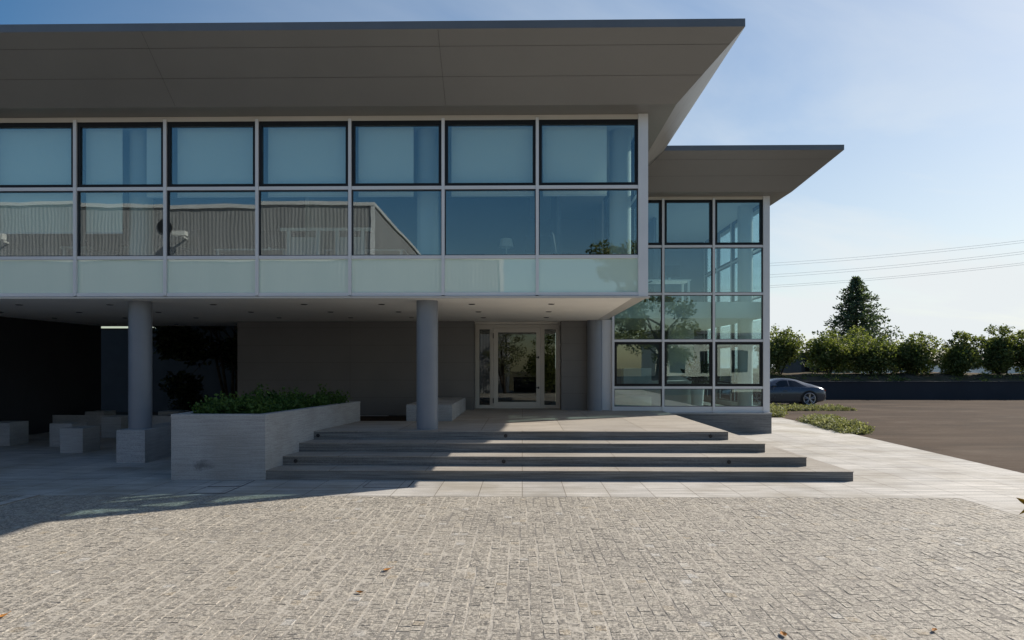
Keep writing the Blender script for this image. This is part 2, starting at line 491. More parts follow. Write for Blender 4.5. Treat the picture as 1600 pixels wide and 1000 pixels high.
# setts: base bed, then stones
yard = MB().prism([(-16, -12), (XR - 0.004, -12), (XR - 0.004, YB - 0.004), (-16, YB - 0.004)], -0.3, -0.0021)
yo = yard.build('courtyard_bed', M['joint'])
yo['kind'] = 'structure'
rng = np.random.default_rng(7)
VS, FS, nb = [], [], 0
x = -9.6
G = 5
gi = np.arange(G * G).reshape(G, G)
quads = np.stack([gi[:-1, :-1], gi[:-1, 1:], gi[1:, 1:], gi[1:, :-1]], -1).reshape(-1, 4)
qo = []
while x < XR - 0.05:
    wd = rng.uniform(0.080, 0.098)
    if x + wd > XR - 0.01: wd = XR - 0.008 - x
    y = max(3.2, min(7.4, (abs(x) - 2.6) * 1.18)) - rng.uniform(0, 0.09)
    while y < YB - 0.04:
        ln = rng.uniform(0.075, 0.118)
        if y + ln > YB - 0.03: ln = YB - 0.006 - y
        qo.append((x, y, wd, ln))
        y += ln
    x += wd
q = np.array(qo)
n = len(q)
gx = np.array([0.0, 0.03, 0.5, 0.97, 1.0])
gap, gap_y = 0.0040, 0.0010
U, V = np.meshgrid(gx, gx)
bx = q[:, 0, None, None] + gap + (q[:, 2, None, None] - 2 * gap) * U[None]
by = q[:, 1, None, None] + gap_y + (q[:, 3, None, None] - 2 * gap_y) * V[None]
skew = rng.normal(0, 0.0028, (n, 2, 1, 1))
bx = bx + rng.normal(0, 0.0022, bx.shape) + skew[:, 0] * (V[None] - 0.5)
by = by + rng.normal(0, 0.0022, by.shape) + skew[:, 1] * (U[None] - 0.5)
wav = 0.006 * np.sin(by * 2.3 + 41.0 * q[:, 0, None, None]) + 0.004 * np.sin(by * 5.1 + 97.0 * q[:, 0, None, None])
wav = wav * np.clip((XR - bx) / 0.5, 0, 1)
bx = bx + wav
ringm = ((U == 0) | (U == 1) | (V == 0) | (V == 1))[None]
tilt = rng.normal(0, 0.0013, (n, 2, 1, 1))
zt = rng.normal(-0.0003, 0.0009, (n, 1, 1)) + rng.normal(0, 0.0007, bx.shape) + tilt[:, 0] * (U[None] - .5) + tilt[:, 1] * (V[None] - .5)
zt = zt + 0.0003 * (1 - (2 * (U - .5)) ** 2) * (1 - (2 * (V - .5)) ** 2)
zt = np.where(ringm, -0.0036, np.minimum(zt, 0.006))
verts = np.stack([bx, by, zt], -1).reshape(-1, 3)
faces = (quads[None] + (np.arange(n) * G * G)[:, None, None]).reshape(-1, 4)
so = quick('cobblestone_paving', verts, faces, M['sett'])
so['kind'] = 'structure'
MB().box(-6.75, -6.60, -3, YB - 0.006, -0.01, 0.009).build('kerb_strip', M['paving'])['kind'] = 'structure'

# ------------------------------------------------------------------ the building
B = thing('office_building', (0, 15, 0), 'grey two storey glass office building with wide upturned flat roof over its entrance', 'building')
YF, YW, ZS, ZT = 11.85, 17.6, 2.99, 6.20
def part(mb, name, mat, parent=None, **kw): return mb.build(name, mat, parent or B, **kw)
def label(o, txt):
    o['label'] = txt
    return o

# roof: eaves ring
XW, XWR = 2.25, 6.56
ring = [((-16, YF), (-16, 11.42), (-16, 10.37)),
        ((XW, YF), (2.66, 11.42), (3.49, 10.37)),
        ((XW, YW), (2.66, 17.18), (3.49, 16.3)),
        ((XWR, YW), (6.98, 17.18), (7.9, 16.3)),
        ((XWR, 27), (6.98, 27), (7.9, 27))]
ZF, ZE, ZR = 6.29, 7.085, 7.21
def lerp(a, b, t): return Vector(a).lerp(Vector(b), t)
def panels(a, b, c, d, us, vs, gap, mb, lift):
    "flat panels over the quad a b c d (a-b lower edge, d-c upper edge) cut at us along and vs across, gap metres apart"
    a, b, c, d = map(Vector, (a, b, c, d))
    L, H = (b - a).length, ((d - a).length + (c - b).length) / 2
    for i in range(len(us) - 1):
        for j in range(len(vs) - 1):
            u0, u1 = us[i] + (gap / 2 / L if i else 0), us[i + 1] - (gap / 2 / L if i < len(us) - 2 else 0)
            v0, v1 = vs[j] + (gap / 2 / H if j else 0), vs[j + 1] - (gap / 2 / H if j < len(vs) - 2 else 0)
            P = lambda u, v: lerp(lerp(a, b, u), lerp(d, c, u), v) + lift
            mb.quad(P(u0, v0), P(u1, v0), P(u1, v1), P(u0, v1))
flat, slope, back, fas = MB(), MB(), MB(), MB()
for i in range(4):
    (w0, f0, e0), (w1, f1, e1) = ring[i], ring[i + 1]
    v3 = lambda p, z: Vector((p[0], p[1], z))
    flat.quad(v3(w0, ZF), v3(w1, ZF), v3(f1, ZF), v3(f0, ZF))
    if i == 0:
        us = [0] + [(xx + 16) / 18.66 for xx in (-11.4, -6.39, -1.37)] + [1]
        vs = [0, 0.40, 0.79, 1]
    else:
        us, vs = [0, 1], [0, 0.40, 0.79, 1]
    if i == 0:
        xs = [-16, -11.3, -6.05, -1.33]
        for a_, b_ in zip(xs, xs[1:]):
            panels((a_ + .003, 11.42, ZF), (b_ - .003, 11.42, ZF), (b_ - .003, 10.37, ZE), (a_ + .003, 10.37, ZE), [0, 1], vs, 0.006, slope, Vector((0, 0, 0)))
        panels((-1.327, 11.42, ZF), v3(f1, ZF), v3(e1, ZE), (-1.327, 10.37, ZE), [0, 1], vs, 0.006, slope, Vector((0, 0, 0)))
    else:
        panels(v3(f0, ZF), v3(f1, ZF), v3(e1, ZE), v3(e0, ZE), us, vs, 0.006, slope, Vector((0, 0, 0)))
    back.quad(v3(f0, ZF + 0.02), v3(f1, ZF + 0.02), v3(e1, ZE + 0.02), v3(e0, ZE + 0.02))
    # fascia strip with thickness
    d = Vector((e1[0] - e0[0], e1[1] - e0[1], 0)).normalized()
    nrm = Vector((d.y, -d.x, 0))
    ins = lambda k: Vector((ring[k][2][0], ring[k][2][1], 0))
    def inset(k):
        e = ins(k)
        sgn = {0: (0, 1), 1: (-1, 1), 2: (-1, 1), 3: (-1, 1), 4: (-1, 0)}[k]
        return e + Vector((sgn[0] * 0.07, sgn[1] * 0.07, 0))
    a0, a1, b1, b0 = ins(i), ins(i + 1), inset(i + 1), inset(i)
    fas.add([a0 + Vector((0, 0, z)) for z in (ZE, ZR)] + [a1 + Vector((0, 0, z)) for z in (ZE, ZR)] + [b1 + Vector((0, 0, z)) for z in (ZE, ZR)] + [b0 + Vector((0, 0, z)) for z in (ZE, ZR)],
            [(0, 2, 3, 1), (1, 3, 5, 7), (7, 5, 4, 6), (0, 6, 4, 2)])
roof = part(fas, 'roof_fascia', M['fascia'])
part(flat, 'eaves_soffit', M['soffit_panel'])
sl = part(slope, 'sloping_soffit', M['soffit_panel'])
part(back, 'soffit_seam', M['seam'], sl)
deck = MB().prism([(-16, 10.45), (3.41, 10.45), (3.41, 16.38), (7.82, 16.38), (7.82, 27), (-16, 27)], 7.14, 7.17)
part(deck, 'roof', M['fascia'])

# ---- main block: upper floor
mull_px = [118, 258.5, 402, 547, 692.5, 839.5]
mx_ = [X(p, YF) for p in mull_px]
bays = [mx_[0] - 1.66 * k for k in range(4, 0, -1)] + mx_
XC0 = X(997, YF)                                         # corner post
T1, T2, ZB = 4.985, 3.735, 3.045
z_rows = [(T1, ZT), (T2, T1), (ZB, T2)]
part(MB().box(-16, XC0, YF, YF + 0.12, ZT, ZF - 0.003), 'head_trim', M['cream_metal'])
for mxx in bays:
    part(MB().box(mxx - 0.027, mxx + 0.027, YF - 0.03, YF + 0.12, ZB, ZF - 0.06), 'mullion', M['white_metal'])
part(MB().box(XC0, XW, YF - 0.03, YF + 0.14, ZS + 0.03, ZF - 0.004), 'corner_post', M['white_metal'])
for zt_ in (T1, T2, ZB + 0.02):
    for i, b in enumerate(bays):
        x1 = bays[i + 1] - 0.028 if i < len(bays) - 1 else XC0
        part(MB().box(b + 0.028, x1, YF - 0.012, YF + 0.10, zt_ - 0.03, zt_ + 0.03), 'transom', M['white_metal'])
part(MB().box(-16, XW + 0.03, YF - 0.05, YF + 0.13, ZS + 0.002, ZS + 0.035), 'sill_trim', M['cream_metal'])

def frame(x0, x1, z0, z1, y0, y1, wd, wtop=None):
    wtop = wtop or wd
    return MB().box(x0, x1, y0, y1, z0, z0 + wd).box(x0, x1, y0, y1, z1 - wtop, z1).box(x0, x0 + wd, y0, y1, z0 + wd, z1 - wtop).box(x1 - wd, x1, y0, y1, z0 + wd, z1 - wtop)
PANE = random.Random(12)
def window(x0, x1, z0, z1, y, wd, mat, gm, blind=None, wtop=None, par=None):
    f = frame(x0, x1, z0, z1, y, y + 0.09, wd, wtop).build('window', mat, par or B)
    a_, b2, za, zb2 = x0 + wd, x1 - wd, z0 + wd, z1 - (wtop or wd)
    d4 = [y + 0.03 + PANE.uniform(-.0018, .0018) for _ in range(4)]      # no two panes are glazed quite in plane
    d4[3] = d4[0] + d4[2] - d4[1]
    co = list(zip((a_, b2, b2, a_), d4, (za, za, zb2, zb2)))
    MB().add(co + [(p, q_ + .006, r) for p, q_, r in co], [(0, 1, 2, 3), (7, 6, 5, 4), (0, 4, 5, 1), (1, 5, 6, 2), (2, 6, 7, 3), (3, 7, 4, 0)]).build('pane', gm, f)
    for (a, b_, bz) in blind or ():
        o = MB().box(a, b_, y + 0.17, y + 0.178, bz, z1 - 0.02).build('roller_blind', M['blind'], f)
        MB().box(a, b_, y + 0.16, y + 0.19, bz - 0.03, bz).build('bottom_bar', M['white_metal'], o)
    return f
for i, b in enumerate(bays):
    x0 = b + 0.028
    x1 = bays[i + 1] - 0.028 if i < len(bays) - 1 else XC0
    bx_ = [(x0 + 0.10, x1 - 0.03, 4.90)]
    k = i - 3
    if k == 0: bx_ = [(x0 + 0.10, x1 - 0.03, 4.24)]
    kk = 0                                            # 0 is the bay at the picture's left edge
    if k == 1: bx_ = [(x0 + 0.05, X(191, YF + .17), 4.24), (X(229, YF + .17), x1 - 0.02, 4.90)]
    if k == 4: bx_ = [(x0 + 0.08, X(646, YF + .17), 4.90)]
    if k == 6: bx_ = [(x0 + 0.08, X(948, YF + .17), 4.90)]
    window(x0, x1, T1 + 0.03, ZT, YF + 0.005, 0.055, M['black_frame'], M['glass_main'], bx_, 0.085)
    window(x0, x1, T2 + 0.03, T1 - 0.03, YF + 0.005, 0.015, M['gasket'], M['glass_main'])
    part(MB().box(x0, x1, YF + 0.02, YF + 0.05, ZB + 0.05, T2 - 0.03), 'spandrel_panel', M['spandrel'])
# side glazing of the main block (faces +x)
sy = [YF + 0.14, 13.3, 14.75, 16.2, YW - 0.02]
for i in range(4):
    for (z0, z1) in ((T1 + .03, ZT), (T2 + .03, T1 - .03)):
        f = MB()
        for (ya, yb, za, zb) in ((sy[i] + .03, sy[i + 1] - .03, z0, z0 + .05), (sy[i] + .03, sy[i + 1] - .03, z1 - .05, z1), (sy[i] + .03, sy[i] + .08, z0 + .05, z1 - .05), (sy[i + 1] - .08, sy[i + 1] - .03, z0 + .05, z1 - .05)):
            f.box(XW - 0.09, XW - 0.01, ya, yb, za, zb)
        f = part(f, 'window', M['black_frame'])
        MB().box(XW - .05, XW - .044, sy[i] + .08, sy[i + 1] - .08, z0 + .05, z1 - .05).build('pane', M['glass_wing'], f)
    part(MB().box(XW - .05, XW - .02, sy[i] + .03, sy[i + 1] - .03, ZB + .05, T2 - .03), 'spandrel_panel', M['spandrel'])
    if i: part(MB().box(XW - .11, XW + .012, sy[i] - .027, sy[i] + .027, ZB, ZF - .01), 'mullion', M['white_metal'])
for zt_ in (T1, T2, ZB + 0.02):
    part(MB().box(XW - .10, XW + .004, YF + .142, YW - .03, zt_ - .03, zt_ + .03), 'transom', M['white_metal'])
part(MB().box(XW - .10, XW + .006, YF + .142, YW - .03, ZT, ZF - .004), 'head_trim', M['cream_metal'])
# floor slab, soffit, ceiling, inner walls
part(MB().box(-16, XW - .12, YF + .14, 19.75, ZS + .036, 3.45), 'floor_slab', M['carpet'])
cs = MB()
cs.quad((-16, YF - .03, ZS), (XW - .28, YF - .03, ZS), (XW - .28, 19.78, ZS), (-16, 19.78, ZS))
part(cs, 'underpass_soffit', M['ceiling_white'])
ce = MB().add([(XW - .28, YF - .052, ZS), (XW + .031, YF - .052, ZS + .03), (XW + .031, YW, ZS + .03), (XW - .28, YW, ZS)], [(0, 1, 2, 3)])
part(ce, 'soffit_edge', M['cream_metal'])
part(MB().box(-16, XW - .12, 19.76, 19.9, ZS, ZF - .01), 'back_wall', M['clad'])
part(MB().box(-16, XW - .12, YF + .14, 19.7, ZT - .02, ZF - .02), 'ceiling', M['interior'])
part(MB().box(-16, 0.2, 17.2, 17.3, 3.46, ZT - .03), 'inner_wall', M['interior_dim'])
part(MB().box(0.75, 0.83, 14.3, 17.2, 3.46, ZT - .03), 'partition', M['interior_dim'])
part(MB().box(-4.6, -4.52, 13.9, 17.19, 3.46, ZT - .03), 'partition', M['interior'])
part(MB().box(-9.9, -9.82, 13.9, 17.19, 3.46, ZT - .03), 'partition', M['interior_dim'])
COLX = [X(219.3, 12.32), X(668, 12.32), 1.84]
for cx_ in COLX:
    part(MB().lathe([(0.2, 3.46), (0.2, ZT - .025)], (cx_, 12.42 if cx_ > 0 else 12.36, 0)), 'inner_column', M['interior'], smooth=True)
# downlights
for Yl, xs in ((12.93, (-11.8, -9.98, -8.16, -6.1, -4.3, -2.77, -0.99, 0.57)), (14.73, (-11.8, -10, -8.2, -6.1, -4.3, -2.77, -0.98, 0.59)), (16.45, (-11.8, -10, -8.2, -6.1, -4.3, -2.77, -0.97, 0.6)), (18.9, (-11.8, -10, -8.2))):
    for xx in xs:
        d = part(MB().lathe([(0.0, ZS - .012), (0.052, ZS - .012), (0.052, ZS - .004), (0.07, ZS - .004), (0.07, ZS)], (xx, Yl, 0), 20), 'downlight', M['dark_metal'], smooth=True)

# columns below
c1 = part(MB().lathe([(0.2, 0.60), (0.2, ZS)], (COLX[0], 12.32, 0), 40), 'column', M['column'], smooth=True)
c2 = part(MB().lathe([(0.2, 0.60), (0.2, ZS)], (COLX[1], 12.29, 0), 40), 'column', M['column'], smooth=True)
c3 = part(MB().lathe([(0.2, 0.60), (0.2, ZS)], (1.92, 17.52, 0), 40), 'column', M['column'], smooth=True)

# entrance core
YE = 17.7
XE0, XD0, XD1 = X(371, YE), X(740, YE), X(877, YE)
core = MB().prism([(XE0, YE + .02), (XD0, YE + .02), (XD0, 18.45), (XD0 - .02, 26), (XE0, 26)], 0.4, ZS - .004)  # rear stretch, out of view, is drawn long to shade the courtyard
part(core, 'core_wall', M['seam'])
pn = MB()
us_w = [0, (X(547, YE) - XE0) / (XD0 - XE0), 1]
zs_w = [0.46, 0.93, 1.40, 1.87, 2.34, 2.81, ZS - 0.005]
vz = [(z - zs_w[0]) / (zs_w[-1] - zs_w[0]) for z in zs_w]
panels((XE0, YE, .46), (XD0, YE, .46), (XD0, YE, ZS - .005), (XE0, YE, ZS - .005), us_w, vz, 0.006, pn, Vector((0, 0, 0)))
panels((XD0 + .003, YE, .46), (XD0 + .003, 18.4, .46), (XD0 + .003, 18.4, ZS - .005), (XD0 + .003, YE, ZS - .005), [0, 1], vz, 0.006, pn, Vector((0, 0, 0)))
part(pn, 'wall_cladding', M['clad'])
pn = MB()
panels((XD1, YE, .60), (2.1, YE, .60), (2.1, YE, ZS - .005), (XD1, YE, ZS - .005), [0, 1], vz, 0.006, pn, Vector((0, 0, 0)))
panels((XD1, YE, .60), (XD1, 18.4, .60), (XD1, 18.4, ZS - .005), (XD1, YE, ZS - .005), [0, 1], vz, 0.006, pn, Vector((0, 0, 0)))
part(pn, 'wall_cladding', M['clad'])
part(MB().box(XD1 + .02, 2.1, YE + .02, 18.44, .58, ZS - .006), 'core_wall', M['seam'])
part(MB().box(2.1, X(957, YE), YE - .06, YE + .35, .56, ZS + .02), 'pilaster', M['white_metal'])
# entrance door
YD = 18.3
Xd = lambda p: X(p, YD)
Zd = lambda p: at(800, p, YD).z
FX0, FX1 = XD0 + .004, XD1 - .002
df = MB()
zb_, zt_ = 0.605, 2.93
dl, dr = Xd(771), Xd(845)
df.box(FX0, FX1, YD, YD + .1, zt_ - .09, zt_)
df.box(FX0, FX1, YD, YD + .1, zb_, zb_ + .05)
for (a, b_) in ((FX0, FX0 + .07), (dl - .06, dl), (dr, dr + .06), (FX1 - .07, FX1)):
    df.box(a, b_, YD, YD + .1, zb_ + .05, zt_ - .09)
door_frame = part(df, 'door_frame', M['cream_metal'])
part(MB().box(FX0, FX1, YD - .25, YD + .12, zt_, ZS - .002), 'door_lintel', M['cream_metal'])
for (a, b_) in ((FX0 + .07, dl - .06), (dr + .06, FX1 - .07)):
    sd = frame(a, b_, zb_ + .05, zt_ - .09, YD + .02, YD + .08, .04).build('sidelight', M['cream_metal'], B)
    MB().box(a + .04, b_ - .04, YD + .045, YD + .053, zb_ + .09, zt_ - .13).build('pane', M['glass_door'], sd)
leaf = frame(dl + .006, dr - .006, zb_ + .056, zt_ - .096, YD - .012, YD + .06, .12).build('door', M['cream_metal'], B)
MB().box(dl + .126, dr - .126, YD + .02, YD + .03, zb_ + .176, zt_ - .216).build('pane', M['glass_door'], leaf)
for zl in (1.18, 2.02):
    MB().box(dr - .085, dr - .045, YD - .045, YD - .012, zl - .03, zl + .03).tube([(dr - .065, YD - .045, zl), (dr - .065, YD - .07, zl), (dr - .14, YD - .07, zl)], .011, 8).build('door_handle', M['dark_metal'], leaf)
for zl in (0.82, 2.62):
    MB().tube([(dl - .004, YD - .02, zl - .07), (dl - .004, YD - .02, zl + .07)], .014, 10).build('hinge', M['dark_metal'], leaf)
part(MB().box(-1.38, 1.1, 22.0, 22.1, .6, ZS - .01), 'lobby_wall', M['interior_dim'])
part(MB().box(-1.38, 2.1, 18.46, 22.1, .5, .595), 'lobby_floor', M['carpet'])
part(MB().box(-1.40, 2.15, 18.46, 22.1, 2.9, ZS - .012), 'lobby_ceiling', M['interior_dim'])
# the charcoal wall closing the underpass on the west
part(MB().box(-13.3, -12.74, 9.5, 19.75, 0, ZS - .003), 'side_wall', M['charcoal'])

# ---- right wing
wm_px = [958, 1036, 1115, 1192]
wx_ = [X(p, YW) for p in wm_px]
WX0 = wx_[0]
TR = [0.70, at(0, 605, YW).z, at(0, 533, YW).z, at(0, 461, YW).z, at(0, 388, YW).z, ZT]
part(MB().prism([(2.3, 17.45), (6.56, 17.45), (6.56, 27), (6.4, 27), (6.4, 17.62), (2.3, 17.62)], 0.0, 0.51), 'plinth', M['plinth'])
part(MB().box(WX0 - .03, 6.57, 17.43, YW + .1, .51, .545), 'sill_trim', M['stone'])
part(MB().box(WX0, wx_[3], YW - .005, YW + .1, .545, .70), 'bottom_rail', M['white_metal'])
part(MB().box(WX0, wx_[3], YW, YW + .12, ZT, ZF - .003), 'head_trim', M['cream_metal'])
for mxx in wx_[:3]:
    part(MB().box(mxx - .03, mxx + .03, YW - .035, YW + .1, .548, ZF - .06), 'mullion', M['white_metal'])
part(MB().box(wx_[3], XWR, YW - .03, YW + .13, .548, ZF - .004), 'corner_post', M['white_metal'])
for j, z in enumerate(TR[1:5]):
    for i in range(3):
        part(MB().box(wx_[i] + .031, wx_[i + 1] - .031 if i < 2 else wx_[3], YW - .015, YW + .09, z - .032, z + .032), 'transom', M['white_metal'])
for i in range(3):
    x0, x1 = wx_[i] + .031, (wx_[i + 1] - .031 if i < 2 else wx_[3])
    for j in range(5):
        z0, z1 = TR[j] + (.032 if j else 0), TR[j + 1] - (.032 if j < 4 else 0)
        if j in (1, 4): window(x0, x1, z0, z1, YW + .002, .07, M['black_frame'], M['glass_wing'])
        else: window(x0, x1, z0, z1, YW + .002, .015, M['gasket'], M['glass_wing'])
# wing's east glazing
wy = [YW + .13, 19.0, 20.5, 22.0, 23.5]
for i in range(4):
    for j in range(5):
        z0, z1 = TR[j] + (.032 if j else 0), TR[j + 1] - (.032 if j < 4 else 0)
        ya, yb = wy[i] + .03, wy[i + 1] - .03
        k = .06 if j in (1, 4) else .02
        f = MB()
        f.box(XWR - .09, XWR - .02, ya, yb, z0, z0 + k).box(XWR - .09, XWR - .02, ya, yb, z1 - k, z1).box(XWR - .09, XWR - .02, ya, ya + k, z0 + k, z1 - k).box(XWR - .09, XWR - .02, yb - k, yb, z0 + k, z1 - k)
        f = part(f, 'window', M['black_frame'] if j in (1, 4) else M['gasket'])
        MB().box(XWR - .05, XWR - .044, ya + k, yb - k, z0 + k, z1 - k).build('pane', M['glass_wing'], f)
    part(MB().box(XWR - .11, XWR + .012, wy[i + 1] - .03, wy[i + 1] + .03, .548, ZF - .01), 'mullion', M['white_metal'])
for z in TR[1:5]:
    part(MB().box(XWR - .1, XWR + .004, YW + .132, 23.5, z - .032, z + .032), 'transom', M['white_metal'])
part(MB().box(XWR - .1, XWR + .006, YW + .132, 23.5, ZT, ZF - .004), 'head_trim', M['cream_metal'])
part(MB().box(XWR - .1, XWR + .006, YW + .132, 23.5, .52, .70), 'bottom_rail', M['white_metal'])
part(MB().box(2.12, XWR - .01, 23.53, 23.7, .5, ZF - .02), 'back_wall', M['interior_dim'])
part(MB().box(2.0, XWR - .01, 23.7, 27, 0, ZF - .02), 'rear_block', M['clad'])
part(MB().box(2.14, 2.24, YW + .14, 23.5, .56, ZF - .02), 'inner_wall', M['interior'])
part(MB().box(2.25, XWR - .12, YW + .14, 23.5, .45, .56), 'ground_floor', M['carpet'])
part(MB().box(2.25, XWR - .12, YW + .16, 23.5, 3.06, 3.5), 'upper_floor', M['interior'])
part(MB().box(2.25, XWR - .12, YW + .14, 23.5, ZT - .01, ZF - .02), 'ceiling', M['interior'])
part(MB().lathe([(0.2, .56), (0.2, ZT - .012)], (6.17, 18.35, 0)), 'inner_column', M['interior'], smooth=True)
part(MB().box(3.9, 3.98, 19.6, 23.5, 3.5, ZT - .02), 'partition', M['interior_dim'])
part(MB().box(4.55, 5.35, 20.6, 20.7, .56, 3.05), 'partition', M['interior'])

# ------------------------------------------------------------------ steps
RX = [5.08, 4.59, 4.13, 3.68]
FY = [10.2, 10.72, 11.28, 11.84]
SW = 0.15
S = thing('entrance_steps', (0.5, 10.2, 0), 'four wide grey granite steps rising to the entrance platform', 'steps')
LX = -4.25
for k in range(4):
    r, y0 = RX[k], FY[k]
    z0, z1 = (SW * k - (0.2 if k == 0 else 0)), SW * (k + 1)
    if k < 3:
        r2, y2 = RX[k + 1], FY[k + 1]
        poly = [(LX, y0), (r, y0), (r, 17.44), (r2 - .02, 17.44), (r2 - .02, y2 + .02), (LX, y2 + .02)]
    else:
        poly = [(LX, y0), (r, y0), (r, 17.44), (2.29, 17.44), (2.29, 18.44), (-1.52, 18.44), (-1.52, 14.05), (LX, 14.05)]
    core_ = MB().prism(poly, z0, z1 - .010)
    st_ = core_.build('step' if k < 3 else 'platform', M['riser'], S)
    # tread slab, nosing a little proud of the riser
    p2 = list(poly)
    p2[0], p2[1] = (LX, y0 - .006), (r + .006, y0 - .006)
    p2[2] = (r + .006, 17.44)
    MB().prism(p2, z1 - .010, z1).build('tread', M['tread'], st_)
for (px, py, k) in ((497, 680, 3), (790, 681, 3), (1110, 681, 3), (462, 720, 1), (787, 721, 1), (1139, 721, 1)):
    p = at(px, py, FY[k])
    o = MB().tube([(p.x, FY[k] - .008, SW * k + .07), (p.x, FY[k] + .03, SW * k + .07)], .032, 20).build('step_light', M['black_plastic'], S)
    MB().tube([(p.x, FY[k] - .011, SW * k + .07), (p.x, FY[k] + .01, SW * k + .07)], .018, 16).build('lens', M['dark_metal'], o)
MB().prism([(-3.45, 14.07), (-1.53, 14.07), (-1.53, 17.69), (-5.4, 17.69), (-5.4, 14.07)], 0.2, 0.43).build('planting_pit', M['soil'])['kind'] = 'structure'
MB().box(-16, -3.6, 17.69, 17.695, 0, .45).build('pit_kerb', M['stone'])['kind'] = 'structure'

# ------------------------------------------------------------------ planter
PL = thing('stone_planter', (-4.6, 10.17, 0), 'large grey granite planter full of green shrubs beside the steps', 'planter')
out = [(-5.46, 10.17), (-3.99, 10.17), (-3.80, 11.55), (-3.47, 14.06), (-5.46, 14.06)]
inn = [(-5.33, 10.30), (-4.12, 10.30), (-3.94, 11.58), (-3.62, 13.93), (-5.33, 13.93)]
zr = 1.02
wl = MB()
for i in range(5):
    j = (i + 1) % 5
    wl.add([(*out[i], -.1), (*out[j], -.1), (*out[j], zr - .035), (*out[i], zr - .035), (*inn[i], -.1), (*inn[j], -.1), (*inn[j], zr - .035), (*inn[i], zr - .035)], [(0, 1, 2, 3), (5, 4, 7, 6)])
wl.build('planter_wall', M['planter_stone'], PL)
cp = MB()
o2 = [(x + dx * .004, y + dy * .004) for (x, y), (dx, dy) in zip(out, ((-1, -1), (1, -1), (1, 0), (1, 1), (-1, 1)))]
for i in range(5):
    j = (i + 1) % 5
    cp.add([(*o2[i], zr - .035), (*o2[j], zr - .035), (*o2[j], zr), (*o2[i], zr), (*inn[i], zr), (*inn[j], zr), (*inn[j], zr - .12), (*inn[i], zr - .12), (*inn[i], zr - .035), (*inn[j], zr - .035)],
           [(0, 1, 2, 3), (3, 2, 5, 4), (4, 5, 6, 7), (8, 9, 1, 0)])
cp.build('coping', M['stone'], PL)
MB().prism(inn, .5, .93).build('soil', M['soil'], PL)

# ------------------------------------------------------------------ leaves
def leafcloud(name, pts, size, mat, parent=None, up=0.3, aspect=0.5, seed=1, jit=0.35):
    rg = np.random.default_rng(seed)
    n = len(pts)
    d = rg.normal(0, 1, (n, 3))
    d[:, 2] = d[:, 2] * 0.7 + up
    d /= np.linalg.norm(d, axis=1)[:, None]
    r = rg.normal(0, 1, (n, 3))
    s = np.cross(d, r)
    s /= np.linalg.norm(s, axis=1)[:, None]
    L = size * rg.uniform(1 - jit, 1 + jit, n)[:, None]
    W = L * aspect * 0.5
    nn = np.cross(d, s) * L * 0.12
    v = np.stack([pts, pts + d * L * .5 + s * W + nn, pts + d * L, pts + d * L * .5 - s * W + nn], 1).reshape(-1, 3)
    f = np.arange(n * 4).reshape(n, 4)
    return quick(name, v, f, mat, parent)
def blob_pts(rg, c, r, n, shell=0.55):
    d = rg.normal(0, 1, (n, 3))
    d /= np.linalg.norm(d, axis=1)[:, None]
    rad = rg.uniform(shell, 1, n) ** 0.6
    return np.array(c) + d * rad[:, None] * np.array(r)

def bush(loc, h, wd, seed, label_, mat, leaf=0.13, n=4200, cat='bush', group=None, name='bush', sprigs=14):
    rg = np.random.default_rng(seed)
    T = thing(name, loc, label_, cat, group)
    base = np.array(loc)
    P = []
    ncl = 34
    for k in range(ncl):
        v_ = rg.normal(0, 1, 3)
        v_ /= np.linalg.norm(v_)
        f_ = rg.uniform(.25, .78) if k > 6 else rg.uniform(0, .3)
        c = base + np.array([v_[0] * wd * .5 * f_, v_[1] * wd * .5 * f_, h * .47 + v_[2] * h * .50 * f_])
        s = wd * rg.uniform(.16, .26)
        P.append(blob_pts(rg, c, (s, s, s * .85), n // ncl, .4))
    for k in range(sprigs):
        th = rg.uniform(0, 2 * math.pi)
        rr = wd * rg.uniform(.05, .42)
        z0 = h * (.98 - .55 * (rr / wd * 2) ** 2)
        c = base + np.array([math.cos(th) * rr, math.sin(th) * rr, z0])
        L = h * rg.uniform(.08, .17)
        tt = rg.uniform(0, 1, 26)[:, None]
        lean = np.array([math.cos(th) * .35, math.sin(th) * .35, 1])
        P.append(c + tt * lean * L + rg.normal(0, wd * .025, (26, 3)))
    leafcloud('crown', np.concatenate(P), leaf, mat, T, .25, .55, seed)
    tm = MB()
    for k in range(5):
        th = rg.uniform(0, 2 * math.pi)
        e = Vector(loc) + Vector((math.cos(th) * wd * .28, math.sin(th) * wd * .28, h * .6))
        tm.tube([Vector(loc) + Vector((0, 0, -.15)), Vector(loc).lerp(e, .45) + Vector((0, 0, .12)), e], [.045, .03, .012], 6)
    tm.build('trunk', M['bark'], T, smooth=True)
    return T

# planter shrubs
rg = np.random.default_rng(21)
P = []
for k in range(330):
    v = rg.uniform(0, 1)
    y = 10.45 + v * 3.4
    xr = -4.2 + (y - 10.3) * .16
    xx = rg.uniform(-5.3, xr)
    cl_ = max(0, math.sin(4.1 * xx + 1.3 * y) * math.sin(2.3 * y - 1.7 * xx + .6) + .35)
    hh = .09 + .08 * rg.uniform(0, 1) + .17 * cl_ * rg.uniform(.5, 1) * (1 + .3 * v)
    if rg.uniform() < .10: hh += .14
    m = 34
    tt = rg.uniform(0, 1, (m, 1)) ** .8
    lean = np.array([rg.normal(0, .35), rg.normal(0, .35), 1.0])
    P.append(np.array([xx, y, .92]) + lean * hh * tt + rg.normal(0, .035, (m, 3)))
psh = leafcloud('planter_shrubbery', np.concatenate(P), .062, M['leaf_planter'], None, .3, .6, 5)
tag(psh, 'low dark green shrubs filling the granite planter', 'shrubs', kind='stuff')

